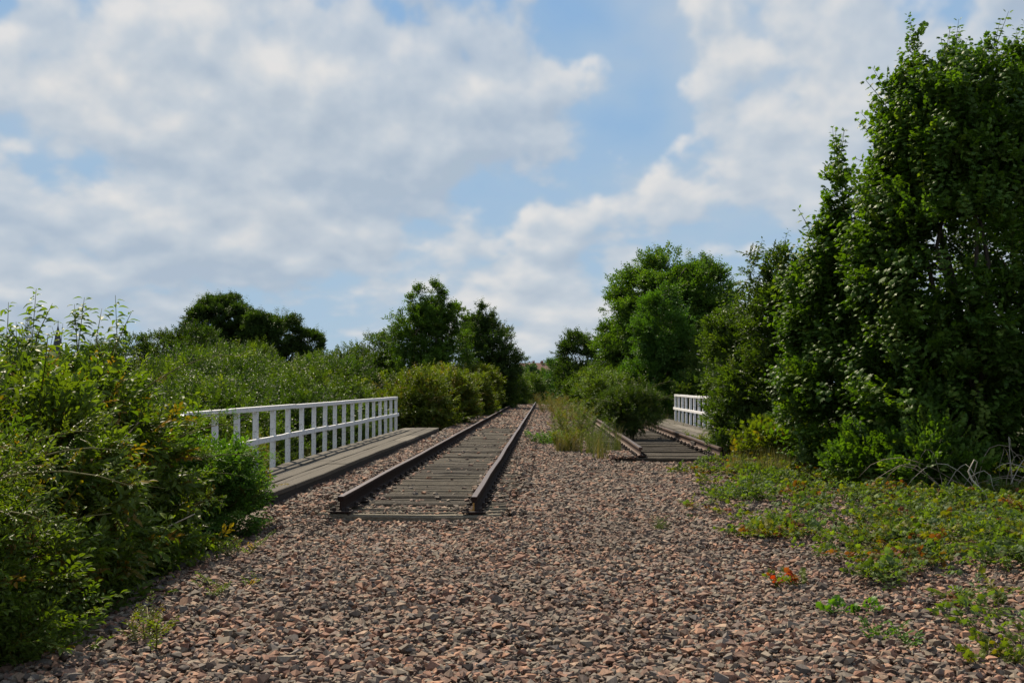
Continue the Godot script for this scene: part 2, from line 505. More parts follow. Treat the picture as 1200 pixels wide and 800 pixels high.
func sky_band(k: int) -> void:
	var bytes := PackedByteArray()
	bytes.resize(SKY_W * BAND * 3)
	var at := 0
	for r in BAND:
		var el := 90.0 - (k * BAND + r + 0.5) * 180.0 / SKY_H
		var step := 1 if el < 30.0 else (2 if el < 60.0 else 8)
		var last := Color()
		var h := clampf(el / 26.0, 0.0, 1.0)
		var blue := Color(0.385, 0.55, 0.69).lerp(Color(0.185, 0.375, 0.67), pow(h, 0.75)).lerp(Color(0.10, 0.21, 0.44), smoothstep(22.0, 75.0, el))
		var thin := lerpf(0.0, 0.42, smoothstep(0.0, 3.0, el)) * (1.0 - 0.45 * smoothstep(30.0, 70.0, el))
		for i in SKY_W:
			if i % step == 0:
				var az := fposmod((i + 0.5) * 360.0 / SKY_W + 180.0, 360.0) - 180.0   # column 0 looks along -z
				var c := cover(az, el)
				var a := deg_to_rad(az)
				var y := 30.0 * log(1.0 + el / 8.0)
				var wisp := sky_veil.get_noise_3d(sin(a) * 57.3, y * 1.7, cos(a) * 57.3)
				var veil := clampf(0.46 + wisp * 0.8 + c * 0.55, 0.0, 0.94)
				veil = lerpf(veil, 0.7, clampf(1.0 - el / 9.0, 0.0, 1.0) * 0.85)
				var milk := Color(0.44, 0.55, 0.655).lerp(Color(0.52, 0.57, 0.63), clampf(wisp * 1.6, 0.0, 1.0))
				last = blue.lerp(milk, veil)
				var dens := smoothstep(-0.02, 0.13, c) * (0.55 + thin)
				if dens > 0.0:
					var above := cover(az - 0.45, el + 0.7 + el * 0.03)
					var lit := clampf(0.42 + (c - above) * 2.2 + wisp * 0.45 - maxf(c - 0.15, 0.0) * 0.3, 0.0, 1.0)
					var cloud := Color(0.415, 0.485, 0.575).lerp(Color(0.565, 0.61, 0.66), minf(lit * 2.0, 1.0)).lerp(Color(0.82, 0.785, 0.745), maxf(lit * 2.0 - 1.0, 0.0))
					last = last.lerp(cloud, dens * 0.82)
				last = last.linear_to_srgb()
			bytes[at] = int(clampf(last.r, 0, 1) * 255.0 + 0.5)
			bytes[at + 1] = int(clampf(last.g, 0, 1) * 255.0 + 0.5)
			bytes[at + 2] = int(clampf(last.b, 0, 1) * 255.0 + 0.5)
			at += 3
	sky_rows[k] = bytes

func make_sky() -> Image:
	sky_noise.seed = 21
	sky_noise.noise_type = FastNoiseLite.TYPE_SIMPLEX_SMOOTH
	sky_noise.frequency = 0.04
	sky_noise.fractal_octaves = 4
	sky_fine.seed = 5
	sky_fine.noise_type = FastNoiseLite.TYPE_SIMPLEX_SMOOTH
	sky_fine.frequency = 0.2
	sky_fine.fractal_octaves = 5
	sky_puff.seed = 8
	sky_puff.noise_type = FastNoiseLite.TYPE_CELLULAR
	sky_puff.cellular_return_type = FastNoiseLite.RETURN_DISTANCE
	sky_puff.frequency = 0.3
	sky_puff.fractal_octaves = 3
	sky_veil.seed = 33
	sky_veil.noise_type = FastNoiseLite.TYPE_SIMPLEX_SMOOTH
	sky_veil.frequency = 0.03
	sky_veil.fractal_octaves = 5
	var bands := SKY_H / 2 / BAND
	sky_rows.resize(bands)
	var job := WorkerThreadPool.add_group_task(sky_band, bands, 4)
	WorkerThreadPool.wait_for_group_task_completion(job)
	var all := PackedByteArray()
	for b in sky_rows: all.append_array(b)
	var low := all.slice(all.size() - SKY_W * 3)
	for r in SKY_H / 2: all.append_array(low)
	return Image.create_from_data(SKY_W, SKY_H, false, Image.FORMAT_RGB8, all)

# ---------------------------------------------------------------- railway
func rail_outline() -> PackedVector2Array:
	var half := [[0.035, 0.16], [0.036, 0.128], [0.028, 0.118], [0.0095, 0.108], [0.0085, 0.035], [0.02, 0.02], [0.065, 0.010], [0.065, 0.0]]
	var p := PackedVector2Array()
	p.append(Vector2(0.028, 0.164))
	for h in half: p.append(Vector2(h[0], h[1]))
	for i in range(half.size() - 1, -1, -1): p.append(Vector2(-half[i][0], half[i][1]))
	p.append(Vector2(-0.028, 0.164))
	return p

func rail(parent: Node3D, x: float, d0: float, d1: float, y: float, mat_: Material) -> MeshInstance3D:
	var st := begin()
	var zs := []
	var n := int((d1 - d0) / 1.5) + 2
	for i in n: zs.append(-(d0 + (d1 - d0) * i / (n - 1)))
	var ox := x
	sweep(st, rail_outline(), zs, func(p: Vector3) -> Vector3:
		var w := wob.get_noise_2d(p.z * 4.0, ox * 40.0)
		return Vector3(p.x + ox + w * 0.012, p.y + y + wob.get_noise_2d(p.z * 3.0, 7.0 + ox) * 0.014, p.z))
	var o := put(done(st), "rail", mat_, parent)
	# the worn running surface on top
	var sh := begin()
	sweep(sh, PackedVector2Array([Vector2(0.03, 0.1665), Vector2(0.03, 0.1645), Vector2(-0.03, 0.1645), Vector2(-0.03, 0.1665)]), zs, func(p: Vector3) -> Vector3:
		var w := wob.get_noise_2d(p.z * 4.0, ox * 40.0)
		return Vector3(p.x + ox + w * 0.012, p.y + y + wob.get_noise_2d(p.z * 3.0, 7.0 + ox) * 0.014, p.z))
	put(done(sh), "running_surface", M.railhead, o)
	return o

# a weathered timber lying across: splits along its top, worn arrises, a little sag
func sleeper_mesh(long: float, wide: float, thick: float, sag: float, sd: int) -> ArrayMesh:
	var st := begin()
	var h := wide * 0.5
	var o := PackedVector2Array()
	var g1 := rng.randf_range(-0.35, -0.1) * wide
	var g2 := rng.randf_range(0.1, 0.35) * wide
	for p in [[-h, -thick], [-h, -0.022], [-h + 0.014, -0.004], [g1 - 0.012, 0.0], [g1, -0.016], [g1 + 0.012, 0.002], [g2 - 0.01, 0.0], [g2, -0.013], [g2 + 0.012, -0.001], [h - 0.016, -0.003], [h, -0.02], [h, -thick]]:
		o.append(Vector2(p[0], p[1]))
	var zs := []
	for i in 13: zs.append(-long * 0.5 + long * i / 12.0)
	var ragged := wob.get_noise_2d(sd * 31.0, 3.0)
	sweep(st, o, zs, func(p: Vector3) -> Vector3:
		var f := p.z / (long * 0.5)
		var n := wob.get_noise_2d(p.z * 35.0 + sd * 77.0, p.x * 90.0)
		return Vector3(-p.z, p.y - sag * (1.0 - f * f) + n * 0.008, p.x + ragged * 0.05 * f + wob.get_noise_2d(p.z * 14.0, sd * 19.0) * 0.014))
	return done(st)

func chair_mesh() -> ArrayMesh:
	var st := begin()
	chamfer_box(st, Vector3(0, 0.012, 0), Vector3(0.26, 0.02, 0.13), 0.005)
	for s in [-1, 1]:
		chamfer_box(st, Vector3(0.075 * s, 0.036, 0), Vector3(0.03, 0.05, 0.08), 0.008)
		tube(st, [Vector3(0.108 * s, 0.015, 0), Vector3(0.108 * s, 0.045, 0)], [0.016, 0.014], 6, false)
	return done(st)

func track_near() -> void:
	var t := base("railway_track", Vector3(-1.56, 0.05, -11.4), "rusty railway track cut off on the gravel beside the left white railing", "railway track", "cut-off railway tracks")
	for x in [-0.75, 0.75]:
		var r := rail(t, x, 0.1, 68.0, 0.012, M.rust)
		var st := begin()
		if x > 0:   # torch-cut ochre face at the foot of the rail end
			sweep(st, PackedVector2Array([Vector2(-0.062, 0.004), Vector2(-0.062, 0.016), Vector2(-0.022, 0.024), Vector2(-0.012, 0.04), Vector2(-0.011, 0.1), Vector2(0.006, 0.1), Vector2(0.006, 0.004)]), [-0.096, -0.1], func(p: Vector3) -> Vector3: return p + Vector3(x, 0.012, 0))
			put(done(st), "cut_face", M.ochre, r)
	var variants := []
	for k in 7: variants.append(sleeper_mesh(rng.randf_range(2.1, 2.3), rng.randf_range(0.165, 0.22), 0.14, 0.0, k))
	var bent := []
	for k in 3: bent.append(sleeper_mesh(2.2, 0.10, 0.13, 0.032 - 0.006 * k, 20 + k))
	var chair := chair_mesh()
	var d := 0.1
	for i in 88:
		var o := put(bent[i % 3] if i in [1, 2, 3] else variants[rng.randi() % 7], "sleeper", M.sleeper_pale if i < 4 else M.sleeper[rng.randi() % 4], t, Vector3(rng.randf_range(-0.05, 0.05), -0.008 + (rng.randf_range(-0.018, 0.006) if i > 3 else 0.004), -d))
		if i == 0: o.mesh = sleeper_mesh(2.06, 0.16, 0.15, 0.02, 31)
		o.rotation.y = rng.randfn() * 0.006
		if i % 2 == 0 and i < 60:
			for x in [-0.75, 0.75]:
				put(chair, "rail_chair", M.iron, t, Vector3(x, 0.0, -d))
		d += 0.262 + rng.randf_range(-0.012, 0.02)
	# beyond the bridge: ordinary spacing, half sunk in ballast
	d += 0.4
	for i in 48:
		put(variants[i % 7], "sleeper", M.sleeper[rng.randi() % 4], t, Vector3(rng.randf_range(-0.04, 0.04), -0.045 + rng.randf_range(-0.02, 0.01), -d))
		d += 0.68

func track_far() -> void:
	var t := base("railway_track", Vector3(2.55, 0.105, -19.6), "second rusty track ending among weeds, overgrown by a round bush", "railway track", "cut-off railway tracks")
	for x in [-0.75, 0.75]:
		var r := rail(t, x, 0.0, 30.0, 0.03, M.rust_light)
		if x > 0:
			var st := begin()
			chamfer_box(st, Vector3(x - 0.03, 0.09, -3.4), Vector3(0.03, 0.075, 0.62), 0.006)
			chamfer_box(st, Vector3(x + 0.03, 0.09, -3.4), Vector3(0.03, 0.075, 0.62), 0.006)
			put(done(st), "fishplate", M.iron, r)
	var chair := chair_mesh()
	var d := 0.0
	for i in 22:
		var wide := rng.randf_range(0.25, 0.29)
		put(sleeper_mesh(rng.randf_range(2.2, 2.45), wide, 0.15, rng.randf_range(-0.01, 0.015), 40 + i), "sleeper", M.sleeper[[0, 1, 3, 1][rng.randi() % 4]], t, Vector3(rng.randf_range(-0.08, 0.02), rng.randf_range(-0.03, 0.012), -d - 0.13))
		for x in [-0.75, 0.75]:
			put(chair, "rail_chair", M.iron, t, Vector3(x, 0.012, -d - 0.13))
		d += wide + (0.006 if i < 4 else 0.36)

func walkway(x_in: float, x_out: float, d0: float, d1: float, label: String) -> void:
	var t := base("bridge_walkway", Vector3((x_in + x_out) * 0.5, 0.0, -d0), label, "walkway", "timber bridge walkways")
	var side := signf(x_out - x_in)
	var wide := absf(x_out - x_in)
	var ox := t.position.x
	var st := begin()
	chamfer_box(st, Vector3(x_in - ox + side * 0.07, 0.0, -(d1 - d0) * 0.5), Vector3(0.13, 0.216, d1 - d0 - 0.02), 0.01)
	put(done(st), "edge_beam", M.beam, t)
	var st2 := begin()
	chamfer_box(st2, Vector3(x_out - ox - side * 0.08, 0.0, -(d1 - d0) * 0.5), Vector3(0.13, 0.216, d1 - d0 - 0.02), 0.01)
	put(done(st2), "edge_beam", M.beam, t)
	for k in 9:
		var sc := begin()
		chamfer_box(sc, Vector3(0, 0.02, -0.3 - k * (d1 - d0 - 0.6) / 8.0), Vector3(wide - 0.32, 0.16, 0.12), 0.008)
		put(done(sc), "cross_bearer", M.beam, t)
	for r in 3:
		var bw := (wide - 0.08) / 3.0
		var bx := x_in - ox + side * (bw * 0.5 + r * (bw + 0.04))
		var d := -0.02
		while d < d1 - d0 - 0.1:
			var ln := minf(rng.randf_range(2.2, 3.8), d1 - d0 - d)
			if d < 0.0: ln = [1.1, 2.4, 1.7][r]
			var sb := begin()
			var o := PackedVector2Array()
			var h := bw * 0.5
			for p in [[-h, 0.0], [-h, 0.054], [-h + 0.01, 0.062], [-h * 0.3, 0.063], [-h * 0.27, 0.057], [-h * 0.24, 0.062], [h * 0.4, 0.061], [h - 0.01, 0.061], [h, 0.053], [h, 0.0]]: o.append(Vector2(p[0], p[1]))
			var zs := []
			for i in 7: zs.append(-ln * i / 6.0 + 0.004 * (6 - 2 * i) / 6.0)
			var lift := rng.randf_range(-0.004, 0.006)
			var phase := rng.randf() * 90.0
			sweep(sb, o, zs, func(p: Vector3) -> Vector3: return p + Vector3(wob.get_noise_2d(p.z * 9.0, phase) * 0.01, lift + wob.get_noise_2d(p.z * 12.0 + phase, p.x * 60.0) * 0.009, 0))
			put(done(sb), "board", M.board[rng.randi() % 4], t, Vector3(bx, 0.108, -d))
			d += ln + 0.008

func railing(x: float, d0: float, step: float, count: int, track_side: float, label: String) -> void:
	var t := base("bridge_railing", Vector3(x, 0.0, -d0), label, "railing", "white bridge railings")
	var post := begin()
	chamfer_box(post, Vector3(0, 0.47, 0), Vector3(0.075, 1.19, 0.075), 0.006)
	var pm := done(post)
	for i in count:
		var o := put(pm, "post", M.white, t, Vector3(rng.randf_range(-0.004, 0.004), 0.0, -i * step))
		o.rotation = Vector3(rng.randfn() * 0.004, rng.randfn() * 0.03, rng.randfn() * 0.005)
	var total := step * (count - 1)
	# top rail: lengths butted with a hair gap, laid on the posts
	var a := -0.12
	var k := 0
	while a < total + 0.05:
		var ln := minf([1.85, 3.6, 4.4, 4.0][k % 4], total + 0.1 - a)
		var st := begin()
		chamfer_box(st, Vector3(0, 1.106, -(a + ln * 0.5)), Vector3(0.082, 0.076, ln - 0.008), 0.006)
		var o := put(done(st), "top_rail", M.white, t)
		o.rotation = Vector3(0, 0, 0.0)
		o.position.y = [0.0, 0.004, -0.003, 0.002][k % 4]
		a += ln
		k += 1
	# sloping cap where the rail turns away at its near end
	var cap := begin()
	sweep(cap, PackedVector2Array([Vector2(0.041, 0.0), Vector2(0.041, 0.03), Vector2(-0.12, 0.076), Vector2(-0.12, 0.0)]), [0.0, 0.075], func(p: Vector3) -> Vector3: return Vector3(p.x * -track_side if track_side < 0 else p.x, p.y * (1.0 - p.z * 4.0) + 1.068, p.z + 0.123))
	put(done(cap), "rail_end_cap", M.white, t)
	# middle rail: fixed on the track side of the posts
	a = -0.05
	k = 0
	while a < total:
		var ln := minf([4.5, 3.4, 4.1, 3.8][k % 4], total + 0.06 - a)
		var st := begin()
		chamfer_box(st, Vector3(track_side * 0.062, 0.62, -(a + ln * 0.5)), Vector3(0.045, 0.085, ln - 0.008), 0.005)
		var o := put(done(st), "middle_rail", M.white, t)
		o.position.y = [0.0, 0.006, -0.004, 0.003][k % 4]
		a += ln
		k += 1

# ---------------------------------------------------------------- stones
func stone_mesh(k: int) -> ArrayMesh:
	var st := begin()
	var v := []
	if k % 2 == 0:
		for sx in [-1, 1]:
			for sy in [-1, 1]:
				for sz in [-1, 1]:
					v.append(Vector3(sx * rng.randf_range(0.15, 1.0), sy * rng.randf_range(0.15, 0.75), sz * rng.randf_range(0.15, 0.95)) * 0.66)
	else:
		for i in 13:
			v.append(Vector3(rng.randfn(), rng.randfn() , rng.randfn()).normalized() * rng.randf_range(0.85, 1.1) * Vector3(0.56, 0.34, 0.46))
	# convex hull by brute force
	for i in v.size():
		for j in range(i + 1, v.size()):
			for l in range(j + 1, v.size()):
				var n: Vector3 = (v[j] - v[i]).cross(v[l] - v[i])
				var pos := 0
				var neg := 0
				for q in v.size():
					if q == i or q == j or q == l: continue
					if n.dot(v[q] - v[i]) > 0: pos += 1
					else: neg += 1
				if pos == 0: tri(st, v[i], v[l], v[j])
				elif neg == 0: tri(st, v[i], v[j], v[l])
	return done(st)

const STONE_TONES := [Color(0.262, 0.149, 0.108), Color(0.205, 0.129, 0.097), Color(0.200, 0.165, 0.129), Color(0.149, 0.126, 0.106), Color(0.308, 0.216, 0.157), Color(0.072, 0.057, 0.050), Color(0.226, 0.122, 0.086), Color(0.231, 0.191, 0.151), Color(0.113, 0.074, 0.062), Color(0.339, 0.191, 0.127), Color(0.154, 0.132, 0.119), Color(0.185, 0.134, 0.114)]

func on_track(x: float, d: float) -> bool:
	return x > -2.85 and x < -0.25 and d > 11.45 and d < 35.2

func ballast() -> void:
	var xs := []
	var ds := []
	for i in 42: xs.append(-4.0 + i * 0.25)
	var d := 2.0
	while d < 84.0:
		ds.append(d)
		d += 0.3 if d < 24.0 else 1.5
	var bed := put(sheet(xs, ds, func(x: float, dd: float) -> float: return ballast_at(x, dd) - 0.03 - 0.25 * ease01(4.5, 6.2, x) - (0.1 if on_track(x, dd) else 0.0) - 0.25 * ease01(-3.55, -3.95, x)), "ballast_bed", M.gravel, self)
	tag(bed, "", "", "", "structure")
	var kinds := []
	for k in 8: kinds.append(stone_mesh(k))
	var tints := []
	for c in STONE_TONES:
		var m: StandardMaterial3D = M.stone.duplicate()
		m.vertex_color_use_as_albedo = false
		m.albedo_color = (c as Color).linear_to_srgb()
		tints.append(m)
	# the largest and nearest stones one by one
	for i in 300:
		var dd := 4.75 + 2.4 * pow(rng.randf(), 1.3)
		var x := rng.randf_range(-0.47, 0.5) * dd * 1.02
		x = clampf(x, -2.7, 3.2)
		var o := put(kinds[rng.randi() % 8], "stone", tints[rng.randi() % tints.size()], bed, Vector3(x, ballast_at(x, dd) + rng.randf_range(0.004, 0.022), -dd))
		o.basis = Basis.from_euler(Vector3(rng.randfn() * 0.35, rng.randf() * TAU, rng.randfn() * 0.35)).scaled(Vector3(1.0, rng.randf_range(0.45, 0.75), 0.9) * rng.randf_range(0.05, 0.075))
	var all := base("ballast_stones", Vector3.ZERO, "", "", "", "stuff")
	var bufs := []
	for k in 8: bufs.append(PackedFloat32Array())
	var near := 3.6
	while near < 80.0:
		var deep := 0.25 if near < 12.0 else (0.5 if near < 30.0 else 2.0)
		var size := 0.037 if near < 12.0 else (0.05 if near < 26.0 else 0.085)
		var x0 := -3.3 if near < 12.0 else -3.38
		var x1 := lerpf(4.6, 5.4, ease01(6.0, 12.0, near)) if near < 20.0 else (3.9 if near < 42.0 else 1.6)
		var count := int((x1 - x0) * deep / (size * size * 0.86) * 1.5)
		for i in count:
			var dd := near + rng.randf() * deep
			var x := rng.randf_range(x0, x1)
			var y := ballast_at(x, dd)
			if on_track(x, dd):
				# a few stones lie on and between the timbers, more near the cut end and at the rail feet
				var edge := minf(absf(x + 2.31), absf(x + 0.81))
				var keep := 0.012
				var sunk := 0.0
				if dd < 11.65: keep = 0.0
				elif dd < 12.55:
					keep = 0.75
					sunk = 0.032
				elif dd < 14.2: keep = 0.03
				if edge < 0.2: keep = maxf(keep, 0.35)
				if x < -2.45 or x > -0.6: keep = maxf(keep, (0.55 if dd > 13.6 else 0.4) if x < -1.0 or dd > 17.0 else 0.2)
				if rng.randf() > keep: continue
				y = 0.022 + rng.randf() * 0.02 - sunk
				if x < -2.55 or x > -0.45: y = 0.045
			elif x > -2.5 and x < -0.6 and dd >= 35.2:
				y = 0.03 + y * 0.5
			if x > 1.25 and x < 3.85 and dd > 19.55 and dd < 21.4:
				if x > 1.74: continue
				y = 0.11
			var s := size * rng.randf_range(0.45, 1.4) * (1.0 if rng.randf() > 0.06 else 1.45)
			var c: Color = STONE_TONES[rng.randi() % STONE_TONES.size()] * rng.randf_range(0.75, 1.2)
			var patch := wob.get_noise_2d(x * 16.0 + 300.0, dd * 16.0)
			c = c.lerp(Color(0.15, 0.122, 0.10), clampf(0.05 + patch * 0.9 + (0.25 if dd > 9.0 and x > 0.0 else 0.0), 0.0, 0.7))
			var b := Basis.from_euler(Vector3(rng.randfn() * 0.45, rng.randf() * TAU, rng.randfn() * 0.45)).scaled(Vector3(s * rng.randf_range(0.85, 1.25), s * rng.randf_range(0.55, 1.0), s))
			row(bufs[rng.randi() % 8], b, Vector3(x, y + rng.randf_range(-0.016, 0.016), -dd), c)
		near += deep
	for k in 8: scatter("stone_layer", kinds[k], M.stone, bufs[k], all, true)

# ---------------------------------------------------------------- small plants
func tuft(called: String, label: String, x: float, d: float, n: int, h: float, spread: float, ca: Color, cb: Color, group := "") -> void:
	var root := base(called, Vector3(x, ground_at(x, d) + 0.05, -d), label, "grass", group)
	var buf := PackedFloat32Array()
	for i in n:
		var an := rng.randf() * TAU
		var r := sqrt(rng.randf()) * spread
		var b := Basis(Vector3.UP, rng.randf() * TAU).scaled(Vector3.ONE * h * rng.randf_range(0.45, 1.1))
		b = Basis(Vector3(cos(an), 0, sin(an)), rng.randfn() * 0.12) * b
		row(buf, b, Vector3(cos(an) * r, 0, sin(an) * r), ca.lerp(cb, rng.randf()))
	scatter("blades", L.blades, M.grass, buf, root, true)

func weed(called: String, label: String, x: float, d: float, stems: int, h: float, spread: float, size: float, sort: String, pal: Array, group := "") -> void:
	var root := base(called, Vector3(x, maxf(ground_at(x, d) + 0.04, -0.03), -d), label, "plant", group)
	var buf := PackedFloat32Array()
	for i in stems:
		var an := rng.randf() * TAU
		var foot := Vector3(cos(an), 0, sin(an)) * sqrt(rng.randf()) * spread * 0.5
		var tip := foot * 1.7 + Vector3(rng.randfn() * 0.08 * h, h * rng.randf_range(0.55, 1.1), rng.randfn() * 0.08 * h)
		var st := begin()
		tube(st, [foot, (foot + tip) * 0.5 + Vector3(rng.randfn(), 0, rng.randfn()) * 0.03 * h, tip], [0.006, 0.005, 0.002], 4)
		put(done(st), "stem", M.stem, root)
		var m := maxi(3, int(7.0 * h / maxf(size, 0.08)))
		for k in m:
			var f := (k + 0.5) / m
			var p := foot.lerp(tip, f)
			var ax := rng.randf() * TAU
			var dir := Vector3(cos(ax), 0.7, sin(ax))
			row(buf, frame(dir, Vector3(rng.randfn() * 0.3, 1, rng.randfn() * 0.3)).scaled(Vector3.ONE * size * rng.randf_range(0.6, 1.2)), p, pick(pal))
	scatter("leaves", L[sort], M.leaf, buf, root, true)

# one long leafy shoot standing out of a shrub
func shoot(root: Node3D, foot: Vector3, tip: Vector3, pairs: int, ln: float, ca: Color, cb: Color) -> void:
	var st := begin()
	var mid := (foot + tip) * 0.5 + Vector3(rng.randfn() * 0.05, 0, rng.randfn() * 0.05)
	tube(st, [foot, mid, tip], [0.006, 0.005, 0.002], 5)
	var o := put(done(st), "shoot", M.stem, root)
	var lf := begin()
	for i in pairs:
		var f := 0.12 + 0.88 * (i + 0.5) / pairs
		var p := foot.lerp(mid, f * 2.0) if f < 0.5 else mid.lerp(tip, f * 2.0 - 1.0)
		var an := i * 2.4 + rng.randfn() * 0.3
		for s in [0.0, PI]:
			if rng.randf() < 0.12: continue
			var dir := Vector3(cos(an + s), rng.randf_range(-0.1, 0.7), sin(an + s))
			var size := ln * rng.randf_range(0.7, 1.2) * (0.75 if f > 0.9 else 1.0)
			var c := ca.lerp(cb, rng.randf())
			leaf_tint(lf, Transform3D(frame(dir, Vector3.UP + Vector3(rng.randfn(), 0, rng.randfn()) * 0.3), p + dir * 0.015), size, size * 0.5, c)
	put(done(lf), "leaves", M.leaf, o)

func leaf_tint(st: SurfaceTool, t: Transform3D, ln: float, w: float, c: Color) -> void:
	st.set_color(c)
	var pr := [[0.0, 0.0], [0.25, 0.75], [0.5, 1.0], [0.78, 0.58], [1.0, 0.0]]
	var a := []
	for p in pr:
		var z: float = -0.55 * ln * p[0] * p[0]
		a.append([t * Vector3(-p[1] * w * 0.5, p[0] * ln, z + 0.25 * p[1] * w), t * Vector3(0, p[0] * ln, z), t * Vector3(p[1] * w * 0.5, p[0] * ln, z + 0.25 * p[1] * w)])
	for i in 4:
		quad(st, a[i][1], a[i][0], a[i + 1][0], a[i + 1][1])
		quad(st, a[i][1], a[i + 1][1], a[i + 1][2], a[i][2])

# a long arching spray of leaves
func spray(root: Node3D, foot: Vector3, out: Vector3, n: int, size: float, sort: String, pal: Array) -> void:
	var st := begin()
	var pts := []
	for i in 6:
		var f := i / 5.0
		pts.append(foot + out * f + Vector3(0, -0.35 * out.length() * f * f, 0))
	tube(st, pts, [0.007, 0.006, 0.006, 0.005, 0.004, 0.002], 5)
	var o := put(done(st), "spray", M.stem, root)
	var buf := PackedFloat32Array()
	for i in n:
		var f := 0.15 + 0.85 * rng.randf()
		var p := foot + out * f + Vector3(0, -0.35 * out.length() * f * f, 0)
		var dir := out.normalized() * 0.7 + Vector3(rng.randfn(), rng.randfn(), rng.randfn()) * 0.6
		row(buf, frame(dir, Vector3.UP + Vector3(rng.randfn(), 0, rng.randfn()) * 0.3).scaled(Vector3.ONE * size * rng.randf_range(0.6, 1.1)), p + Vector3(rng.randfn(), rng.randfn(), rng.randfn()) * 0.02, pick(pal))
	scatter("leaves", L[sort], M.leaf, buf, o, true)

func ground_cover() -> void:
	# low creeping brambles over the gravel at the right
	var edge := PackedVector2Array([Vector2(2.9, 19.4), Vector2(1.9, 17.6), Vector2(2.3, 15.6), Vector2(2.2, 14.0), Vector2(1.6, 12.2), Vector2(1.55, 11.0), Vector2(1.9, 9.6), Vector2(2.15, 8.4), Vector2(2.35, 7.4), Vector2(2.5, 6.6), Vector2(2.7, 5.6), Vector2(2.9, 4.6), Vector2(7.0, 4.6), Vector2(9.2, 9.0), Vector2(9.2, 19.0), Vector2(6.0, 20.0)])
	var root := base("creeping_brambles", Vector3.ZERO, "", "", "", "stuff")
	var buf := PackedFloat32Array()
	var buf2 := PackedFloat32Array()
	for i in 60000:
		var d := 4.6 + 15.4 * pow(rng.randf(), 1.15)
		var x := rng.randf_range(1.4, 9.0)
		if not Geometry2D.is_point_in_polygon(Vector2(x, d), edge): continue
		var inside := x - (1.55 + 0.45 * clampf((10.0 - d) / 5.0, 0.0, 1.0) + 0.5 * clampf((d - 13.0) / 5.0, 0, 1))
		var p := wob.get_noise_2d(x * 16.0, d * 16.0) + wob.get_noise_2d(x * 50.0 + 40.0, d * 50.0) * 0.55
		var want := clampf(p * 2.2 - 0.3 + inside * 0.36, -0.05, 0.95)
		if d < 7.2: want -= 0.04 * (7.2 - d)
		if rng.randf() > want: continue
		var tone := wob.get_noise_2d(x * 13.0 + 700.0, d * 13.0 - 200.0) + rng.randfn() * 0.24
		var c := Color(0.065, 0.11, 0.025).lerp(Color(0.16, 0.22, 0.055), rng.randf())
		if rng.randf() < 0.3: c = Color(0.12, 0.18, 0.075)
		if tone > 0.52: c = Color(0.20, 0.06, 0.035).lerp(Color(0.19, 0.12, 0.03), rng.randf())
		elif tone > 0.24: c = Color(0.19, 0.18, 0.03).lerp(Color(0.15, 0.17, 0.03), rng.randf())
		var h := rng.randf_range(0.015, 0.06) + 0.17 * rng.randf() * clampf(inside * 0.5, 0.0, 1.0)
		var dir := Vector3(rng.randfn(), 0.35, rng.randfn())
		var b := frame(dir, Vector3(rng.randfn() * 0.35, 1, rng.randfn() * 0.35)).scaled(Vector3.ONE * rng.randf_range(0.07, 0.15))
		row(buf if rng.randf() < 0.6 else buf2, b, Vector3(x, maxf(ballast_at(x, d), -0.05) + h - 0.2 * ease01(4.5, 6.2, x) * 0.2, -d), c * rng.randf_range(0.6, 1.2))
	scatter("bramble_leaves", L.bramble, M.matt_leaf, buf, root, true)
	scatter("bramble_leaves", L.oval, M.matt_leaf, buf2, root, true)
	# rough grass on the banks and between the tracks further on
	var g := base("rough_grass", Vector3.ZERO, "", "", "", "stuff")
	var gb := PackedFloat32Array()
	for i in 16000:
		var d := rng.randf_range(14.0, 130.0)
		var x := rng.randf_range(-14.0, 12.0)
		if d < 36.0 and x > -4.9 and x < 4.2 and not (x > -0.1 and x < 1.5 and d > 21.5): continue
		if d < 22.0 and x < 3.0 and x > -4.9: continue
		if x > -2.9 and x < -0.3 and d < 78.0: continue
		if x > -0.3 and x < 0.2 and d < 60.0: continue
		var b := Basis(Vector3.UP, rng.randf() * TAU).scaled(Vector3.ONE * rng.randf_range(0.2, 0.55) * (1.0 + d * 0.008))
		row(gb, b, Vector3(x, ground_at(x, d), -d), Color(0.07, 0.10, 0.025).lerp(Color(0.22, 0.19, 0.07), rng.randf() * rng.randf()))
	scatter("grass_blades", L.blades, M.grass, gb, g, true)

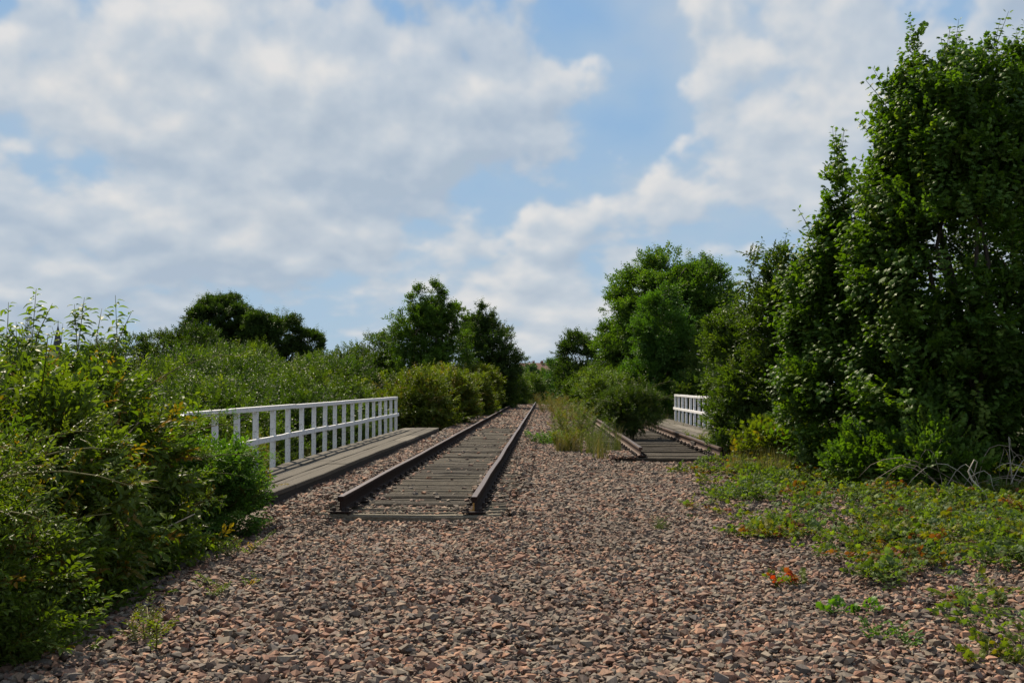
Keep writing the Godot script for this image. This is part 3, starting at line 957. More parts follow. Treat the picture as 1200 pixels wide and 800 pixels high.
# ---------------------------------------------------------------- the scene
func _ready() -> void:
	rng.seed = 4711
	wob.seed = 17
	wob.noise_type = FastNoiseLite.TYPE_SIMPLEX_SMOOTH
	wob.frequency = 0.05
	var cam := Camera3D.new()
	cam.name = "camera"
	add_child(cam)
	cam.position = Vector3(0, 1.47, 0)
	cam.rotation_degrees = Vector3(2.48, 1.909, 0)
	cam.fov = 36.87
	cam.near = 0.05
	cam.far = 6000.0
	cam.current = true
	var env := Environment.new()
	env.background_mode = Environment.BG_SKY
	var pano := PanoramaSkyMaterial.new()
	pano.panorama = ImageTexture.create_from_image(make_sky())
	pano.energy_multiplier = 0.6
	env.sky = Sky.new()
	env.sky.sky_material = pano
	env.tonemap_mode = Environment.TONE_MAPPER_LINEAR
	env.tonemap_exposure = 1.72
	env.sdfgi_enabled = true
	env.ssao_enabled = true
	env.ssil_enabled = true
	var we := WorldEnvironment.new()
	we.name = "world_environment"
	we.environment = env
	add_child(we)
	var sun := DirectionalLight3D.new()
	sun.name = "sun"
	add_child(sun)
	sun.rotation_degrees = Vector3(-48.0, 180.0 + 32.0, 0)   # high, ahead and to the left
	sun.light_energy = 1.6
	sun.light_color = Color(1.0, 0.94, 0.84)
	sun.light_angular_distance = 0.5
	sun.shadow_enabled = true

	materials()
	M.stem = mat(Color(0.16, 0.15, 0.06), 0.8)
	L.oval = sprig("oval", 11, 0.30, 0.15, 0.35, 0.3)
	L.privet = sprig("oval", 13, 0.24, 0.105, 0.45, 0.2)
	L.small = sprig("plain", 15, 0.2, 0.085, 0.5, 0.2)
	L.maple = sprig("lobed", 8, 0.36, 0.3, 0.32)
	L.maple_whip = whip("lobed", 6, 0.21, 0.0)
	L.oval_whip = whip("oval", 8, 0.17, 0.085)
	L.bramble = sprig("lobed", 5, 0.42, 0.3, 0.3)
	L.far = sprig("plain", 12, 0.34, 0.2, 0.6, 0.2)
	L.fine = sprig("plain", 16, 0.22, 0.04, 0.5, 0.3)
	var bl := begin()
	for i in 5:
		var an := rng.randf() * TAU
		grass_blade(bl, Vector3(rng.randfn(), 0, rng.randfn()) * 0.03, Vector3(cos(an), 0, sin(an)) * rng.randf_range(0.1, 0.5), rng.randf_range(0.6, 1.0), 0.014, rng.randf_range(0.75, 1.25))
	L.blades = done(bl)

	# ---- ground
	var xs := [-1800.0, -900.0, -400.0, -200.0, -120.0, -80.0, -60.0, -45.0, -35.0, -28.0, -22.0, -18.0, -15.0, -12.5]
	var v := -11.0
	while v < 13.0:
		xs.append(v)
		v += 0.5
	xs.append_array([14.0, 16.0, 19.0, 24.0, 32.0, 45.0, 70.0, 120.0, 200.0, 400.0, 900.0, 1800.0])
	var ds := [-60.0, -30.0, -15.0, -8.0, -4.0]
	v = -2.0
	while v < 45.0:
		ds.append(v)
		v += 0.75
	ds.append_array([47.0, 50.0, 54.0, 58.0, 64.0, 70.0, 78.0, 88.0, 100.0, 115.0, 135.0, 160.0, 190.0, 220.0, 250.0, 280.0, 310.0, 350.0, 420.0, 550.0, 800.0, 1200.0, 2000.0, 3500.0])
	tag(put(sheet(xs, ds, func(x: float, d: float) -> float: return ground_at(x, d) - (0.12 if x > -3.6 and x < 6.3 and d > 1.9 and d < 80.0 else 0.0)), "ground", M.ground, self), "", "", "", "structure")
	ballast()

	# ---- railway
	track_near()
	track_far()
	walkway(-3.33, -4.40, 12.5, 31.8, "long low walkway of grey weathered boards between left track and white railing")
	walkway(3.86, 4.84, 19.5, 40.5, "short visible walkway by the overgrown second track")
	railing(-4.46, 12.69, 0.98, 19, 1.0, "long white painted railing along the walkway left of the track")
	railing(4.90, 20.2, 0.99, 20, -1.0, "white railing half hidden by shrubs right of the overgrown track")

	# ---- right side
	var maple := [Color(0.045, 0.095, 0.015), Color(0.10, 0.175, 0.028), Color(0.15, 0.21, 0.04), 0.1]
	var mid := [Color(0.05, 0.09, 0.018), Color(0.09, 0.14, 0.03), Color(0.15, 0.18, 0.04), 0.06]
	var dark := [Color(0.033, 0.065, 0.016), Color(0.06, 0.10, 0.025), Color(0.09, 0.12, 0.03), 0.05]
	var olive := [Color(0.045, 0.075, 0.016), Color(0.085, 0.125, 0.027), Color(0.13, 0.145, 0.035), 0.06]
	var bright := [Color(0.06, 0.13, 0.022), Color(0.10, 0.20, 0.035), Color(0.15, 0.22, 0.05), 0.08]
	var golden := [Color(0.08, 0.115, 0.018), Color(0.14, 0.17, 0.03), Color(0.2, 0.14, 0.03), 0.1]
	var near := [Color(0.065, 0.11, 0.018), Color(0.135, 0.185, 0.034), Color(0.28, 0.16, 0.035), 0.08]
	plant("maple_tree", "tallest tree, dark dense maple at the right edge above the dead stems", "tree", "maples at the right",
		[[6.2, 3.2, 15.0, 1.62, 2.5, 1.5, 5.0], [6.0, 5.0, 15.0, 1.1, 1.2, 1.1, 1.9], [5.4, 4.75, 15.0, 0.45, 1.1, 0.6, 0.8], [5.6, 1.4, 14.8, 1.2, 1.3, 0.9, 1.6], [5.05, 3.5, 15.3, 0.5, 1.0, 0.6, 0.9],
		[5.44, 5.95, 15.0, 0.13, 0.8, 0.13, 0.07], [5.1, 5.55, 15.1, 0.14, 0.5, 0.14, 0.06], [6.0, 5.85, 15.1, 0.15, 0.6, 0.15, 0.08], [6.45, 5.9, 14.9, 0.13, 0.65, 0.13, 0.07], [6.85, 5.8, 15.0, 0.15, 0.6, 0.15, 0.08]],
		"maple", 15000, 0.175, maple, 0.09, 0.2, 0.3, 8, 0.08)
	plant("maple_tree", "maple on the far right edge, partly out of frame behind the tallest tree", "tree", "maples at the right",
		[[7.7, 1.1, 15.2, 1.5, 1.2, 1.0, 1.6], [8.0, 3.2, 15.6, 1.5, 2.8, 1.5, 4.0], [7.6, 5.3, 15.6, 0.9, 1.1, 0.9, 1.4], [7.3, 6.1, 15.5, 0.15, 0.7, 0.15, 0.08]], "maple", 9500, 0.18, maple, 0.1, 0.22, 0.3, 5)
	plant("maple_tree", "pointed maple with a narrow spire, left of the tallest tree", "tree", "maples at the right",
		[[4.8, 2.4, 16.5, 0.95, 1.2, 0.9, 2.4], [4.9, 1.1, 16.3, 1.25, 1.1, 1.0, 2.4], [4.75, 3.35, 16.5, 0.42, 0.8, 0.45, 0.7], [4.35, 2.6, 16.6, 0.42, 0.85, 0.5, 0.7], [4.68, 4.5, 16.5, 0.12, 0.75, 0.12, 0.15], [4.4, 3.5, 16.5, 0.17, 0.55, 0.17, 0.1]],
		"maple", 9500, 0.175, maple, 0.06, 0.21, 0.35, 5)
	plant("slender_tree", "thin spindly young tree with three whippy tops left of the pointed maple", "tree", "",
		[[4.8, 2.6, 21.0, 0.8, 1.0, 0.8, 2.0], [4.6, 1.2, 20.8, 0.9, 1.1, 0.8, 1.6], [4.76, 3.7, 21.0, 0.2, 0.65, 0.2, 0.22], [4.2, 3.75, 21.0, 0.1, 0.5, 0.12, 0.05], [5.15, 3.5, 21.0, 0.22, 0.55, 0.25, 0.22]],
		"oval", 3600, 0.24, mid, 0.05, 0.33, 0.4, 6)
	plant("shrub", "dark glossy shrub leaning over the second track in front of the right railing", "shrub", "",
		[[4.15, 1.9, 22.2, 0.72, 0.9, 0.7, 2.0], [4.15, 0.8, 21.4, 0.8, 0.75, 0.7, 1.6], [3.8, 0.4, 20.8, 0.4, 0.42, 0.4, 0.5], [4.0, 2.6, 22.6, 0.45, 0.6, 0.5, 0.6]], "oval", 4200, 0.2, mid, 0.04)
	plant("shrub", "low yellow-green bush at the foot of the pointed maple beside the dry grass", "shrub", "",
		[[3.95, 0.35, 18.8, 0.55, 0.45, 0.6, 1.0], [4.5, 0.45, 18.0, 0.6, 0.5, 0.5, 1.0]], "bramble", 1500, 0.17, golden, 0.02)
	plant("shrub", "bright green low bush under the dark maple left of the dead stems", "shrub", "",
		[[5.2, 0.5, 13.9, 0.6, 0.55, 0.45, 1.0], [4.55, 0.4, 14.6, 0.55, 0.5, 0.5, 1.0], [4.95, 0.35, 13.7, 0.4, 0.35, 0.4, 0.6]], "maple", 1500, 0.17, maple, 0.02)
	plant("round_tree", "big round-headed tree in the middle distance beyond the right railing", "tree", "",
		[[6.65, 5.9, 55.0, 3.2, 2.8, 3.0, 4.0], [7.9, 6.2, 54.5, 1.9, 2.1, 2.0, 1.5], [5.2, 5.4, 54.0, 1.9, 2.0, 2.0, 1.6], [6.5, 2.6, 54.0, 3.8, 2.5, 2.6, 3.0], [9.2, 4.0, 54.0, 1.8, 3.0, 2.0, 1.4], [4.1, 3.4, 54.0, 1.5, 1.7, 1.8, 1.0]],
		"far", 16000, 0.4, [Color(0.055, 0.115, 0.02), Color(0.105, 0.185, 0.032), Color(0.15, 0.21, 0.04), 0.06], 0.25, 0.24, 0.3, 8)
	plant("young_tree", "fresh green young tree standing before the big round-headed tree", "tree", "",
		[[5.2, 3.9, 46.0, 1.25, 1.95, 1.2, 2.0], [5.0, 1.6, 46.0, 1.7, 1.7, 1.3, 2.0]], "far", 4600, 0.34, [Color(0.05, 0.115, 0.02), Color(0.09, 0.18, 0.035), Color(0.12, 0.19, 0.04), 0.05], 0.12, 0.26, 0.3, 5)
	plant("shrub", "leafy bush right of the fresh green tree, above the right railing", "shrub", "", [[7.4, 2.2, 45.0, 1.6, 1.9, 1.4, 1.0], [6.6, 1.0, 43.5, 1.3, 1.2, 1.0, 0.8]], "far", 2600, 0.32, mid, 0.08)
	plant("far_tree", "small dark tree left of the big round-headed tree down the line", "tree", "", [[2.7, 3.9, 85.0, 1.7, 2.2, 1.7, 2.0], [2.6, 1.6, 84.0, 2.1, 1.7, 1.6, 1.6]], "far", 2800, 0.46, dark, 0.15, 0.26, 0.3, 4)
	plant("far_tree", "small light green tree where the rails disappear on the right", "tree", "", [[1.3, 2.6, 100.0, 1.2, 1.9, 1.2, 1.4], [1.6, 1.2, 99.0, 1.6, 1.3, 1.4, 1.0]], "far", 1900, 0.46, [Color(0.05, 0.11, 0.035), Color(0.08, 0.16, 0.05), Color(0.11, 0.16, 0.05), 0.05], 0.12, 0.28, 0.3, 3)
	var rb := plant("shrub", "round dark bush of fine arching twigs growing on the second track", "shrub", "", [[2.25, 0.75, 26.6, 0.7, 0.62, 0.7, 2.0], [1.85, 0.95, 26.8, 0.42, 0.45, 0.45, 0.6], [2.6, 1.1, 26.7, 0.35, 0.42, 0.4, 0.5]], "privet", 4600, 0.15, [Color(0.032, 0.06, 0.013), Color(0.07, 0.11, 0.025), Color(0.12, 0.15, 0.035), 0.08], 0.03)
	for i in 9:
		var an := rng.randf() * TAU
		spray(rb, Vector3(cos(an) * 0.4, 0.9 + rng.randf() * 0.5, sin(an) * 0.4), Vector3(cos(an) * 0.75, 0.35 + rng.randf() * 0.35, sin(an) * 0.6), 16, 0.11, "privet", mid)
	plant("shrub", "loose pale green bush behind the round bush between the tracks", "shrub", "", [[2.2, 0.9, 38.0, 0.9, 0.8, 0.9, 1.4], [2.5, 1.2, 38.6, 0.75, 0.65, 0.8, 1.0], [1.9, 1.5, 39.0, 0.35, 0.4, 0.4, 0.3]], "oval", 3600, 0.2, [Color(0.075, 0.12, 0.028), Color(0.12, 0.175, 0.04), Color(0.16, 0.18, 0.05), 0.08], 0.05)
	plant("shrub", "rough bush at the left of the far tree where second track vanishes", "shrub", "", [[2.9, 1.4, 58.0, 1.5, 1.3, 1.3, 1.0], [1.9, 0.9, 60.0, 0.9, 0.9, 1.0, 0.5]], "far", 1900, 0.34, mid, 0.06)

	plant("shrub", "leafy bush behind the loose pale bush, where the second track is lost", "shrub", "", [[2.8, 1.2, 48.0, 1.2, 1.05, 1.1, 1.5], [2.1, 0.8, 47.5, 0.8, 0.8, 0.9, 0.8]], "oval", 2800, 0.27, mid, 0.05, 0.34, 0.25)

	# ---- left side, beyond the railing
	plant("broad_tree", "tallest far tree on the left horizon with an airy rounded crown", "tree", "far trees on the left horizon",
		[[-35.3, 8.2, 110.0, 3.6, 2.9, 3.4, 3.0], [-37.6, 6.2, 110.0, 2.2, 1.6, 2.2, 1.0], [-33.2, 7.4, 109.0, 2.2, 2.6, 2.2, 1.4], [-35.6, 4.0, 110.0, 4.0, 1.8, 3.0, 1.0], [-36.4, 9.9, 110.0, 1.3, 1.2, 1.3, 0.5], [-34.2, 10.2, 110.0, 1.2, 1.0, 1.3, 0.5]],
		"far", 9000, 0.6, dark, 0.35, 0.22, 0.3, 9, 0.1)
	plant("broad_tree", "darker lower far tree touching the right side of the tallest one", "tree", "far trees on the left horizon",
		[[-28.8, 7.0, 108.0, 2.9, 2.3, 2.6, 2.4], [-25.2, 5.9, 108.0, 1.4, 1.5, 1.5, 0.7], [-27.8, 4.0, 108.0, 3.4, 1.8, 2.4, 1.2], [-30.6, 7.6, 107.0, 1.6, 1.5, 1.6, 0.8]], "far", 7000, 0.6, dark, 0.3, 0.22, 0.3, 7, 0.1)
	var far_spots := [[-34.9, 85.0, 5.2, 2.4], [-32.4, 86.0, 5.7, 2.5], [-29.6, 85.0, 6.2, 2.5], [-36.5, 82.0, 4.5, 2.0], [-41.5, 80.0, 4.2, 2.2], [-26.0, 90.0, 5.0, 2.3]]
	var far_says := ["rounded dark far hedge tree midway between church spire and tall pair", "far hedge tree with domed top just left of the tall airy tree", "far hedge tree before the left side of the tall airy tree", "low far hedge tree between the second and third leafy shoots", "far hedge tree behind the leafy shoots at the left edge", "low dark far hedge tree beneath the gap of the tall pair"]
	for i in far_spots.size():
		var s: Array = far_spots[i]
		plant("hedge_tree", far_says[i], "tree", "trees of the far hedge on the left", [[s[0], s[2] - 1.8, s[1], s[3], 2.2, 2.2, 2.0], [s[0] + 0.6, s[2] - 4.6, s[1] - 0.5, s[3] * 1.15, 2.4, 2.2, 1.5]], "far", 1900, 0.5, dark if i % 2 == 0 else [Color(0.05, 0.08, 0.018), Color(0.08, 0.12, 0.028), Color(0.1, 0.13, 0.03), 0.05], 0.15, 0.26, 0.3, 3)
	plant("willow", "pale grey-green tree right of the tall far pair", "tree", "", [[-13.2, 2.6, 70.0, 1.4, 1.9, 1.4, 1.5], [-12.2, 1.6, 70.0, 1.6, 1.8, 1.4, 1.2], [-14.8, 1.8, 70.0, 1.4, 1.6, 1.4, 1.0]], "far", 2400, 0.4, [Color(0.05, 0.085, 0.03), Color(0.09, 0.125, 0.05), Color(0.1, 0.13, 0.05), 0.05], 0.12)
	# thicket behind the railing: each shrub its own
	var th := [[19.0, -6.7, 1.2, 1.35], [22.0, -7.2, 1.8, 1.5], [25.5, -6.5, 1.6, 1.35], [25.0, -9.2, 2.35, 1.8], [29.0, -6.8, 1.95, 1.5], [29.5, -9.8, 2.75, 1.9], [33.5, -7.2, 2.3, 1.7], [34.5, -10.8, 3.0, 2.1], [38.0, -7.6, 2.65, 1.8], [39.0, -12.2, 3.25, 2.2], [45.0, -9.3, 3.1, 2.1], [46.0, -14.0, 3.4, 2.4], [52.0, -11.5, 3.3, 2.0]]
	var th_says := ["bush touching the near end of the left railing from behind", "bush behind the first two posts of the left railing", "bush behind the sixth post of the left railing", "broad bush left of the near end of the railing, below the hedge trees", "bush behind the seventh post of the left railing", "broad bush below the left side of the tall airy tree", "bush behind the ninth post of the left railing", "broad bush straight below the crown of the tall airy tree", "bush behind the far half of the left railing", "back bush on the skyline of the thicket under the tall airy tree", "bush on the thicket's skyline in front of the pale grey-green tree", "rearmost bush of the thicket, between the two tall far trees", "bush behind the thicket, left of the pair of dark trees by the line"]
	for i in th.size():
		var s: Array = th[i]
		var g := ground_at(s[1], s[0])
		var hgt: float = s[2] - g
		plant("thicket_shrub", th_says[i], "shrub", "thicket behind the left railing",
			[[s[1], s[2] - 0.3 - s[3] * 0.75, s[0], s[3], s[3] * 0.75, s[3], 2.0], [s[1] + 0.3, g + hgt * 0.32, s[0] - 0.2, s[3] * 1.1, hgt * 0.36, s[3], 1.7], [s[1] - s[3] * 0.5, s[2] - s[3] * 0.9, s[0] + 0.5, s[3] * 0.7, s[3] * 0.8, s[3] * 0.7, 0.8]],
			"oval", 5000 if s[0] < 31.0 else 3600, 0.21 if s[0] < 31.0 else 0.29, [olive, mid, dark][i % 3], 0.05, 0.3, 0.15, 3)
	plant("oak_tree", "left one of two dark trees beside the line, with ragged pointed top", "tree", "pair of dark trees left of the line",
		[[-6.9, 4.2, 58.0, 1.6, 2.1, 1.6, 3.0], [-7.8, 4.0, 58.0, 1.2, 1.8, 1.3, 1.4], [-6.3, 5.4, 58.0, 0.9, 1.2, 1.0, 0.9], [-7.3, 6.3, 58.0, 0.4, 0.85, 0.4, 0.25], [-6.2, 6.6, 58.0, 0.38, 0.9, 0.4, 0.25], [-5.1, 5.4, 58.0, 0.6, 0.7, 0.7, 0.4], [-5.3, 3.4, 58.6, 1.1, 1.8, 1.2, 1.1], [-6.6, 1.8, 57.0, 2.2, 1.8, 1.5, 1.5]],
		"far", 5600, 0.36, maple, 0.16, 0.26, 0.3, 7)
	plant("oak_tree", "right one of two dark trees beside the line, rounder and lower", "tree", "pair of dark trees left of the line",
		[[-3.9, 4.1, 66.0, 1.7, 2.1, 1.7, 3.0], [-3.2, 3.0, 65.0, 1.6, 1.7, 1.6, 1.6], [-4.5, 5.0, 66.0, 0.9, 1.2, 1.0, 0.8], [-3.9, 6.0, 66.0, 0.4, 0.8, 0.4, 0.25], [-2.4, 2.6, 66.0, 0.9, 0.9, 0.9, 0.5], [-4.0, 1.6, 65.0, 2.1, 1.7, 1.6, 1.2]],
		"far", 5200, 0.36, dark, 0.16, 0.26, 0.3, 7)
	plant("young_tree", "small tree at the left shoulder of the two dark trees", "tree", "", [[-9.9, 2.9, 60.0, 1.2, 1.6, 1.2, 1.5], [-9.6, 1.2, 59.0, 1.6, 1.6, 1.3, 1.2]], "far", 2200, 0.36, mid, 0.09)
	var bs := [[36.5, -5.0, 1.9, 1.5], [40.0, -3.95, 1.75, 1.05], [46.0, -4.9, 2.3, 1.6], [50.0, -3.9, 2.0, 1.2], [58.0, -4.2, 2.5, 1.5], [66.0, -3.3, 2.1, 1.3], [78.0, -3.0, 2.4, 1.5], [92.0, -1.8, 2.4, 1.7], [110.0, -1.6, 2.6, 2.0]]
	var bs_says := ["yellow-green bush touching the far end of the left railing", "low golden bush right beside the left rail past the walkway", "yellow-green bush below the left dark tree", "golden bush on the verge below the right dark tree", "bush at the foot of the right dark tree", "bush overhanging the left rail further on", "bush hiding the left rail where it fades out", "bush standing across the vanishing line", "farthest bush closing off the line below the roof"]
	for i in bs.size():
		var s: Array = bs[i]
		plant("verge_shrub", bs_says[i], "shrub", "bushes on the left verge past the bridge", [[s[1], s[2] - s[3] * 0.8, s[0], s[3], s[3] * 0.8, s[3], 1.5], [s[1] + 0.1, 0.4, s[0], s[3] * 1.1, 0.7, s[3], 1.3], [s[1] + s[3] * 0.5, s[2] - s[3] * 0.6, s[0] - 0.3, s[3] * 0.5, s[3] * 0.6, s[3] * 0.5, 0.4]],
			"oval" if s[0] < 52.0 else "far", 3600 if s[0] < 52.0 else 2200, 0.28 if s[0] < 52.0 else 0.36, golden if i < 5 else mid, 0.05, 0.34, 0.2)
	plant("far_tree", "dark tree below the house roof at the end of the line", "tree", "", [[-3.8, 2.9, 180.0, 2.6, 2.1, 2.4, 1.5], [-0.8, 2.3, 182.0, 2.6, 1.8, 2.4, 1.2], [-2.0, 1.4, 181.0, 3.2, 1.6, 2.0, 1.0]], "far", 2600, 0.75, [Color(0.035, 0.08, 0.03), Color(0.06, 0.12, 0.04), Color(0.07, 0.12, 0.04), 0.05], 0.2, 0.28, 0.3, 3)
	plant("far_tree", "bluish green tree right of the house roof at the end of the line", "tree", "", [[2.6, 3.4, 170.0, 2.2, 2.2, 2.2, 1.5], [4.6, 1.8, 171.0, 2.6, 2.0, 2.0, 1.2]], "far", 2200, 0.75, [Color(0.03, 0.065, 0.03), Color(0.05, 0.09, 0.04), Color(0.06, 0.09, 0.03), 0.05], 0.2, 0.28, 0.3, 3)

	# ---- the near hedge at the left: separate shrubs, the tall shoots are parts of them
	var hedge := [[[-3.9, 5.7, 1.35, 1.0], "leafy shrub at the bottom left corner, darkest and nearest"], [[-4.15, 7.3, 1.58, 1.05], "near shrub with yellowing leaves above the gravel at the left edge"], [[-4.45, 9.2, 1.75, 1.05], "near shrub carrying three tall leafy shoots against the sky"], [[-4.3, 10.7, 0.95, 0.65], "shrub spreading in front of the first railing posts"], [[-5.9, 10.8, 1.8, 1.4], "shrub at the left edge behind the one with tall shoots"], [[-6.3, 13.2, 1.25, 1.1], "shrub below the near end of the railing, behind the arching twigs"], [[-3.72, 11.05, 0.86, 0.48], "small bright shrub creeping onto the near end of the walkway"]]
	for i in hedge.size():
		var s: Array = hedge[i][0]
		var g := ground_at(s[0], s[1])
		var hgt: float = s[2] - g
		var lobes := [[s[0], s[2] - s[3] * 0.8, s[1], s[3], s[3] * 0.8, s[3], 2.0], [s[0] + 0.15, g + hgt * 0.34, s[1], s[3] * 1.05, hgt * 0.38, s[3] * 1.05, 2.0], [s[0] + s[3] * 0.45, s[2] - s[3] * 1.0, s[1] + 0.3, s[3] * 0.6, s[3] * 0.6, s[3] * 0.6, 0.8], [s[0] - s[3] * 0.4, s[2] - s[3] * 0.7, s[1] - 0.3, s[3] * 0.55, s[3] * 0.7, s[3] * 0.6, 0.7]]
		var n := int(4400 * s[3] * s[3]) + 800
		var root := plant("hedge_shrub", hedge[i][1], "shrub", "near hedge at the left", lobes, "privet" if i in [0, 3, 6] else "oval", n, 0.2, [near, golden, near, bright, near, mid, bright][i] if i != 1 else near, 0.035, 0.22, 0.22, 7, 0.1)
		for k in int(16 * s[3]):
			var an := rng.randf() * TAU
			spray(root, Vector3(cos(an) * s[3] * 0.6, hgt * rng.randf_range(0.35, 0.85), sin(an) * s[3] * 0.6), Vector3(cos(an), rng.randf_range(0.3, 0.9), sin(an)) * rng.randf_range(0.5, 1.05) * clampf(s[3], 0.5, 1.0), 26, 0.16, "privet", near if k % 3 else golden)
		if i == 2:
			var la := Color(0.09, 0.15, 0.035)
			var lb := Color(0.14, 0.19, 0.05)
			var o := root.position
			for q in [[-4.60, 1.45, 9.0, -4.57, 2.34, 9.0, 15], [-4.75, 1.5, 9.1, -4.80, 2.05, 9.1, 10], [-4.60, 1.75, 9.0, -4.37, 2.2, 8.9, 6], [-4.60, 1.75, 9.0, -4.82, 2.22, 9.0, 6], [-4.68, 1.4, 8.9, -4.66, 2.0, 8.9, 9], [-4.2, 1.5, 9.0, -4.13, 2.26, 9.0, 15], [-4.18, 1.5, 9.0, -4.22, 2.2, 9.0, 13], [-3.95, 1.4, 9.0, -3.85, 2.28, 9.0, 13], [-3.9, 1.7, 9.0, -3.66, 2.12, 8.9, 7], [-3.92, 1.6, 9.0, -3.97, 2.16, 9.0, 8]]:
				shoot(root, Vector3(q[0], q[1], -q[2]) - o, Vector3(q[3], q[4], -q[5]) - o, int(q[6] * 1.8), 0.095, la * 1.2, lb * 1.2)
		if i == 3:
			for q in [[-3.6, 0.7, 10.4, 0.75, 0.28], [-3.7, 0.5, 10.2, 0.6, 0.3], [-3.5, 0.3, 10.8, 0.55, 0.25], [-4.0, 0.95, 10.3, 0.8, 0.5], [-4.0, 0.9, 9.8, 1.1, 0.75]]:
				spray(root, Vector3(q[0], q[1], -q[2]) - root.position, Vector3(q[3], q[4], -0.1), 26, 0.13, "privet", bright)
			var st := begin()
			tube(st, [Vector3(-3.6, 0.05, -8.4) - root.position, Vector3(-3.2, 0.27, -8.3) - root.position, Vector3(-2.83, 0.44, -8.2) - root.position], [0.009, 0.008, 0.004], 5)
			put(done(st), "bare_twig", M.dead_pale, root)

	# ---- grasses, weeds, dead stems
	var straw := Color(0.30, 0.23, 0.09)
	var green := Color(0.09, 0.13, 0.04)
	tuft("grass_tuft", "tall dry grass clump left of the second track's rail end", 1.12, 20.8, 16, 0.75, 0.22, green, straw, "tall grass between the tracks")
	tuft("grass_tuft", "feathery green grass clump beside the round bush", 1.2, 22.4, 70, 0.8, 0.45, green, Color(0.16, 0.17, 0.06), "tall grass between the tracks")
	tuft("grass_tuft", "straw-coloured grass clump nearest the left track", 0.45, 22.9, 40, 0.75, 0.25, Color(0.15, 0.15, 0.04), straw, "tall grass between the tracks")
	tuft("grass_tuft", "arching grass clump at the edge of the brambles below the pointed maple", 3.85, 16.6, 110, 0.62, 0.35, Color(0.14, 0.17, 0.06), Color(0.26, 0.23, 0.10), "")
	tuft("grass_tuft", "thin pale grass clump left of the arching one", 3.3, 17.2, 40, 0.6, 0.35, Color(0.22, 0.2, 0.09), straw, "")
	weed("tall_weed", "yellowing tall weed on the gravel between the tracks", 0.55, 23.2, 12, 0.7, 0.6, 0.14, "privet", [Color(0.09, 0.12, 0.02), Color(0.15, 0.17, 0.03), Color(0.25, 0.16, 0.03), 0.25], "tall weeds between the tracks")
	weed("tall_weed", "green tall weed touching the round bush on its left", 1.05, 24.5, 10, 0.65, 0.9, 0.16, "privet", [Color(0.06, 0.10, 0.025), Color(0.11, 0.15, 0.035), Color(0.15, 0.15, 0.03), 0.1], "tall weeds between the tracks")
	weed("tall_weed", "weed clump further back along the left track", 0.75, 29.0, 20, 1.0, 1.0, 0.18, "privet", [Color(0.07, 0.10, 0.025), Color(0.13, 0.16, 0.035), Color(0.22, 0.15, 0.03), 0.15], "tall weeds between the tracks")
	weed("low_weed", "bright green low weed beside the right rail of the near track", 0.1, 26.0, 18, 0.32, 0.8, 0.15, "oval", bright)
	weed("tall_weed", "tawny weeds far along the line right of the rails", 0.9, 42.0, 16, 1.0, 1.2, 0.22, "fine", [Color(0.10, 0.11, 0.03), Color(0.17, 0.16, 0.05), Color(0.28, 0.16, 0.04), 0.3], "tall weeds between the tracks")
	weed("tall_weed", "tawny weeds where the rails fade out", 0.4, 56.0, 18, 1.0, 1.6, 0.28, "fine", [Color(0.10, 0.11, 0.03), Color(0.16, 0.16, 0.05), Color(0.28, 0.18, 0.05), 0.3], "tall weeds between the tracks")
	weed("tall_weed", "yellow-flowered weed behind the left railing's middle", -4.85, 17.6, 7, 0.7, 0.25, 0.12, "fine", [Color(0.12, 0.15, 0.02), Color(0.2, 0.2, 0.03), Color(0.4, 0.3, 0.02), 0.25])
	weed("low_weed", "yellow-green weeds between the second track and its walkway", 3.8, 24.0, 22, 0.4, 0.7, 0.14, "oval", golden)
	weed("low_weed", "leafy weeds covering the near end of the second walkway", 4.5, 20.3, 24, 0.6, 0.9, 0.15, "bramble", bright)
	tuft("grass_tuft", "tall pale grass at the foot of the shrub beside the second track", 4.05, 18.9, 60, 0.6, 0.5, Color(0.16, 0.18, 0.06), straw)
	weed("low_weed", "small weed on the open gravel in front of the second track", 1.18, 10.6, 5, 0.14, 0.2, 0.09, "fine", mid)
	weed("low_weed", "spotty red-leaved seedling on the gravel before the brambles", 1.82, 7.6, 5, 0.08, 0.25, 0.10, "bramble", [Color(0.1, 0.13, 0.03), Color(0.14, 0.17, 0.04), Color(0.35, 0.03, 0.03), 0.25], "seedlings on the gravel")
	weed("low_weed", "green seedling on the gravel at the front of the brambles", 1.95, 6.7, 4, 0.07, 0.22, 0.10, "bramble", bright, "seedlings on the gravel")
	weed("low_weed", "seedling on the gravel nearest the bottom right", 2.02, 6.0, 5, 0.08, 0.3, 0.10, "oval", bright, "seedlings on the gravel")
	weed("low_weed", "yellow seedling at the bottom right corner", 2.35, 5.6, 5, 0.1, 0.3, 0.10, "bramble", golden, "seedlings on the gravel")
	weed("low_weed", "creeping weed on the gravel right of the near hedge", -2.35, 7.3, 5, 0.1, 0.4, 0.10, "privet", near, "weeds by the near hedge")
	weed("low_weed", "weed on the gravel at the foot of the nearest hedge shrub", -2.25, 5.9, 5, 0.16, 0.4, 0.12, "privet", golden, "weeds by the near hedge")
	weed("low_weed", "weed between gravel and small bright shrub by the walkway", -2.75, 9.2, 6, 0.12, 0.5, 0.11, "privet", near, "weeds by the near hedge")
	var heap := base("dead_bramble", Vector3(6.1, 0.0, -13.3), "tangle of bare brown dead stems arching before the dark maple", "dead plant")
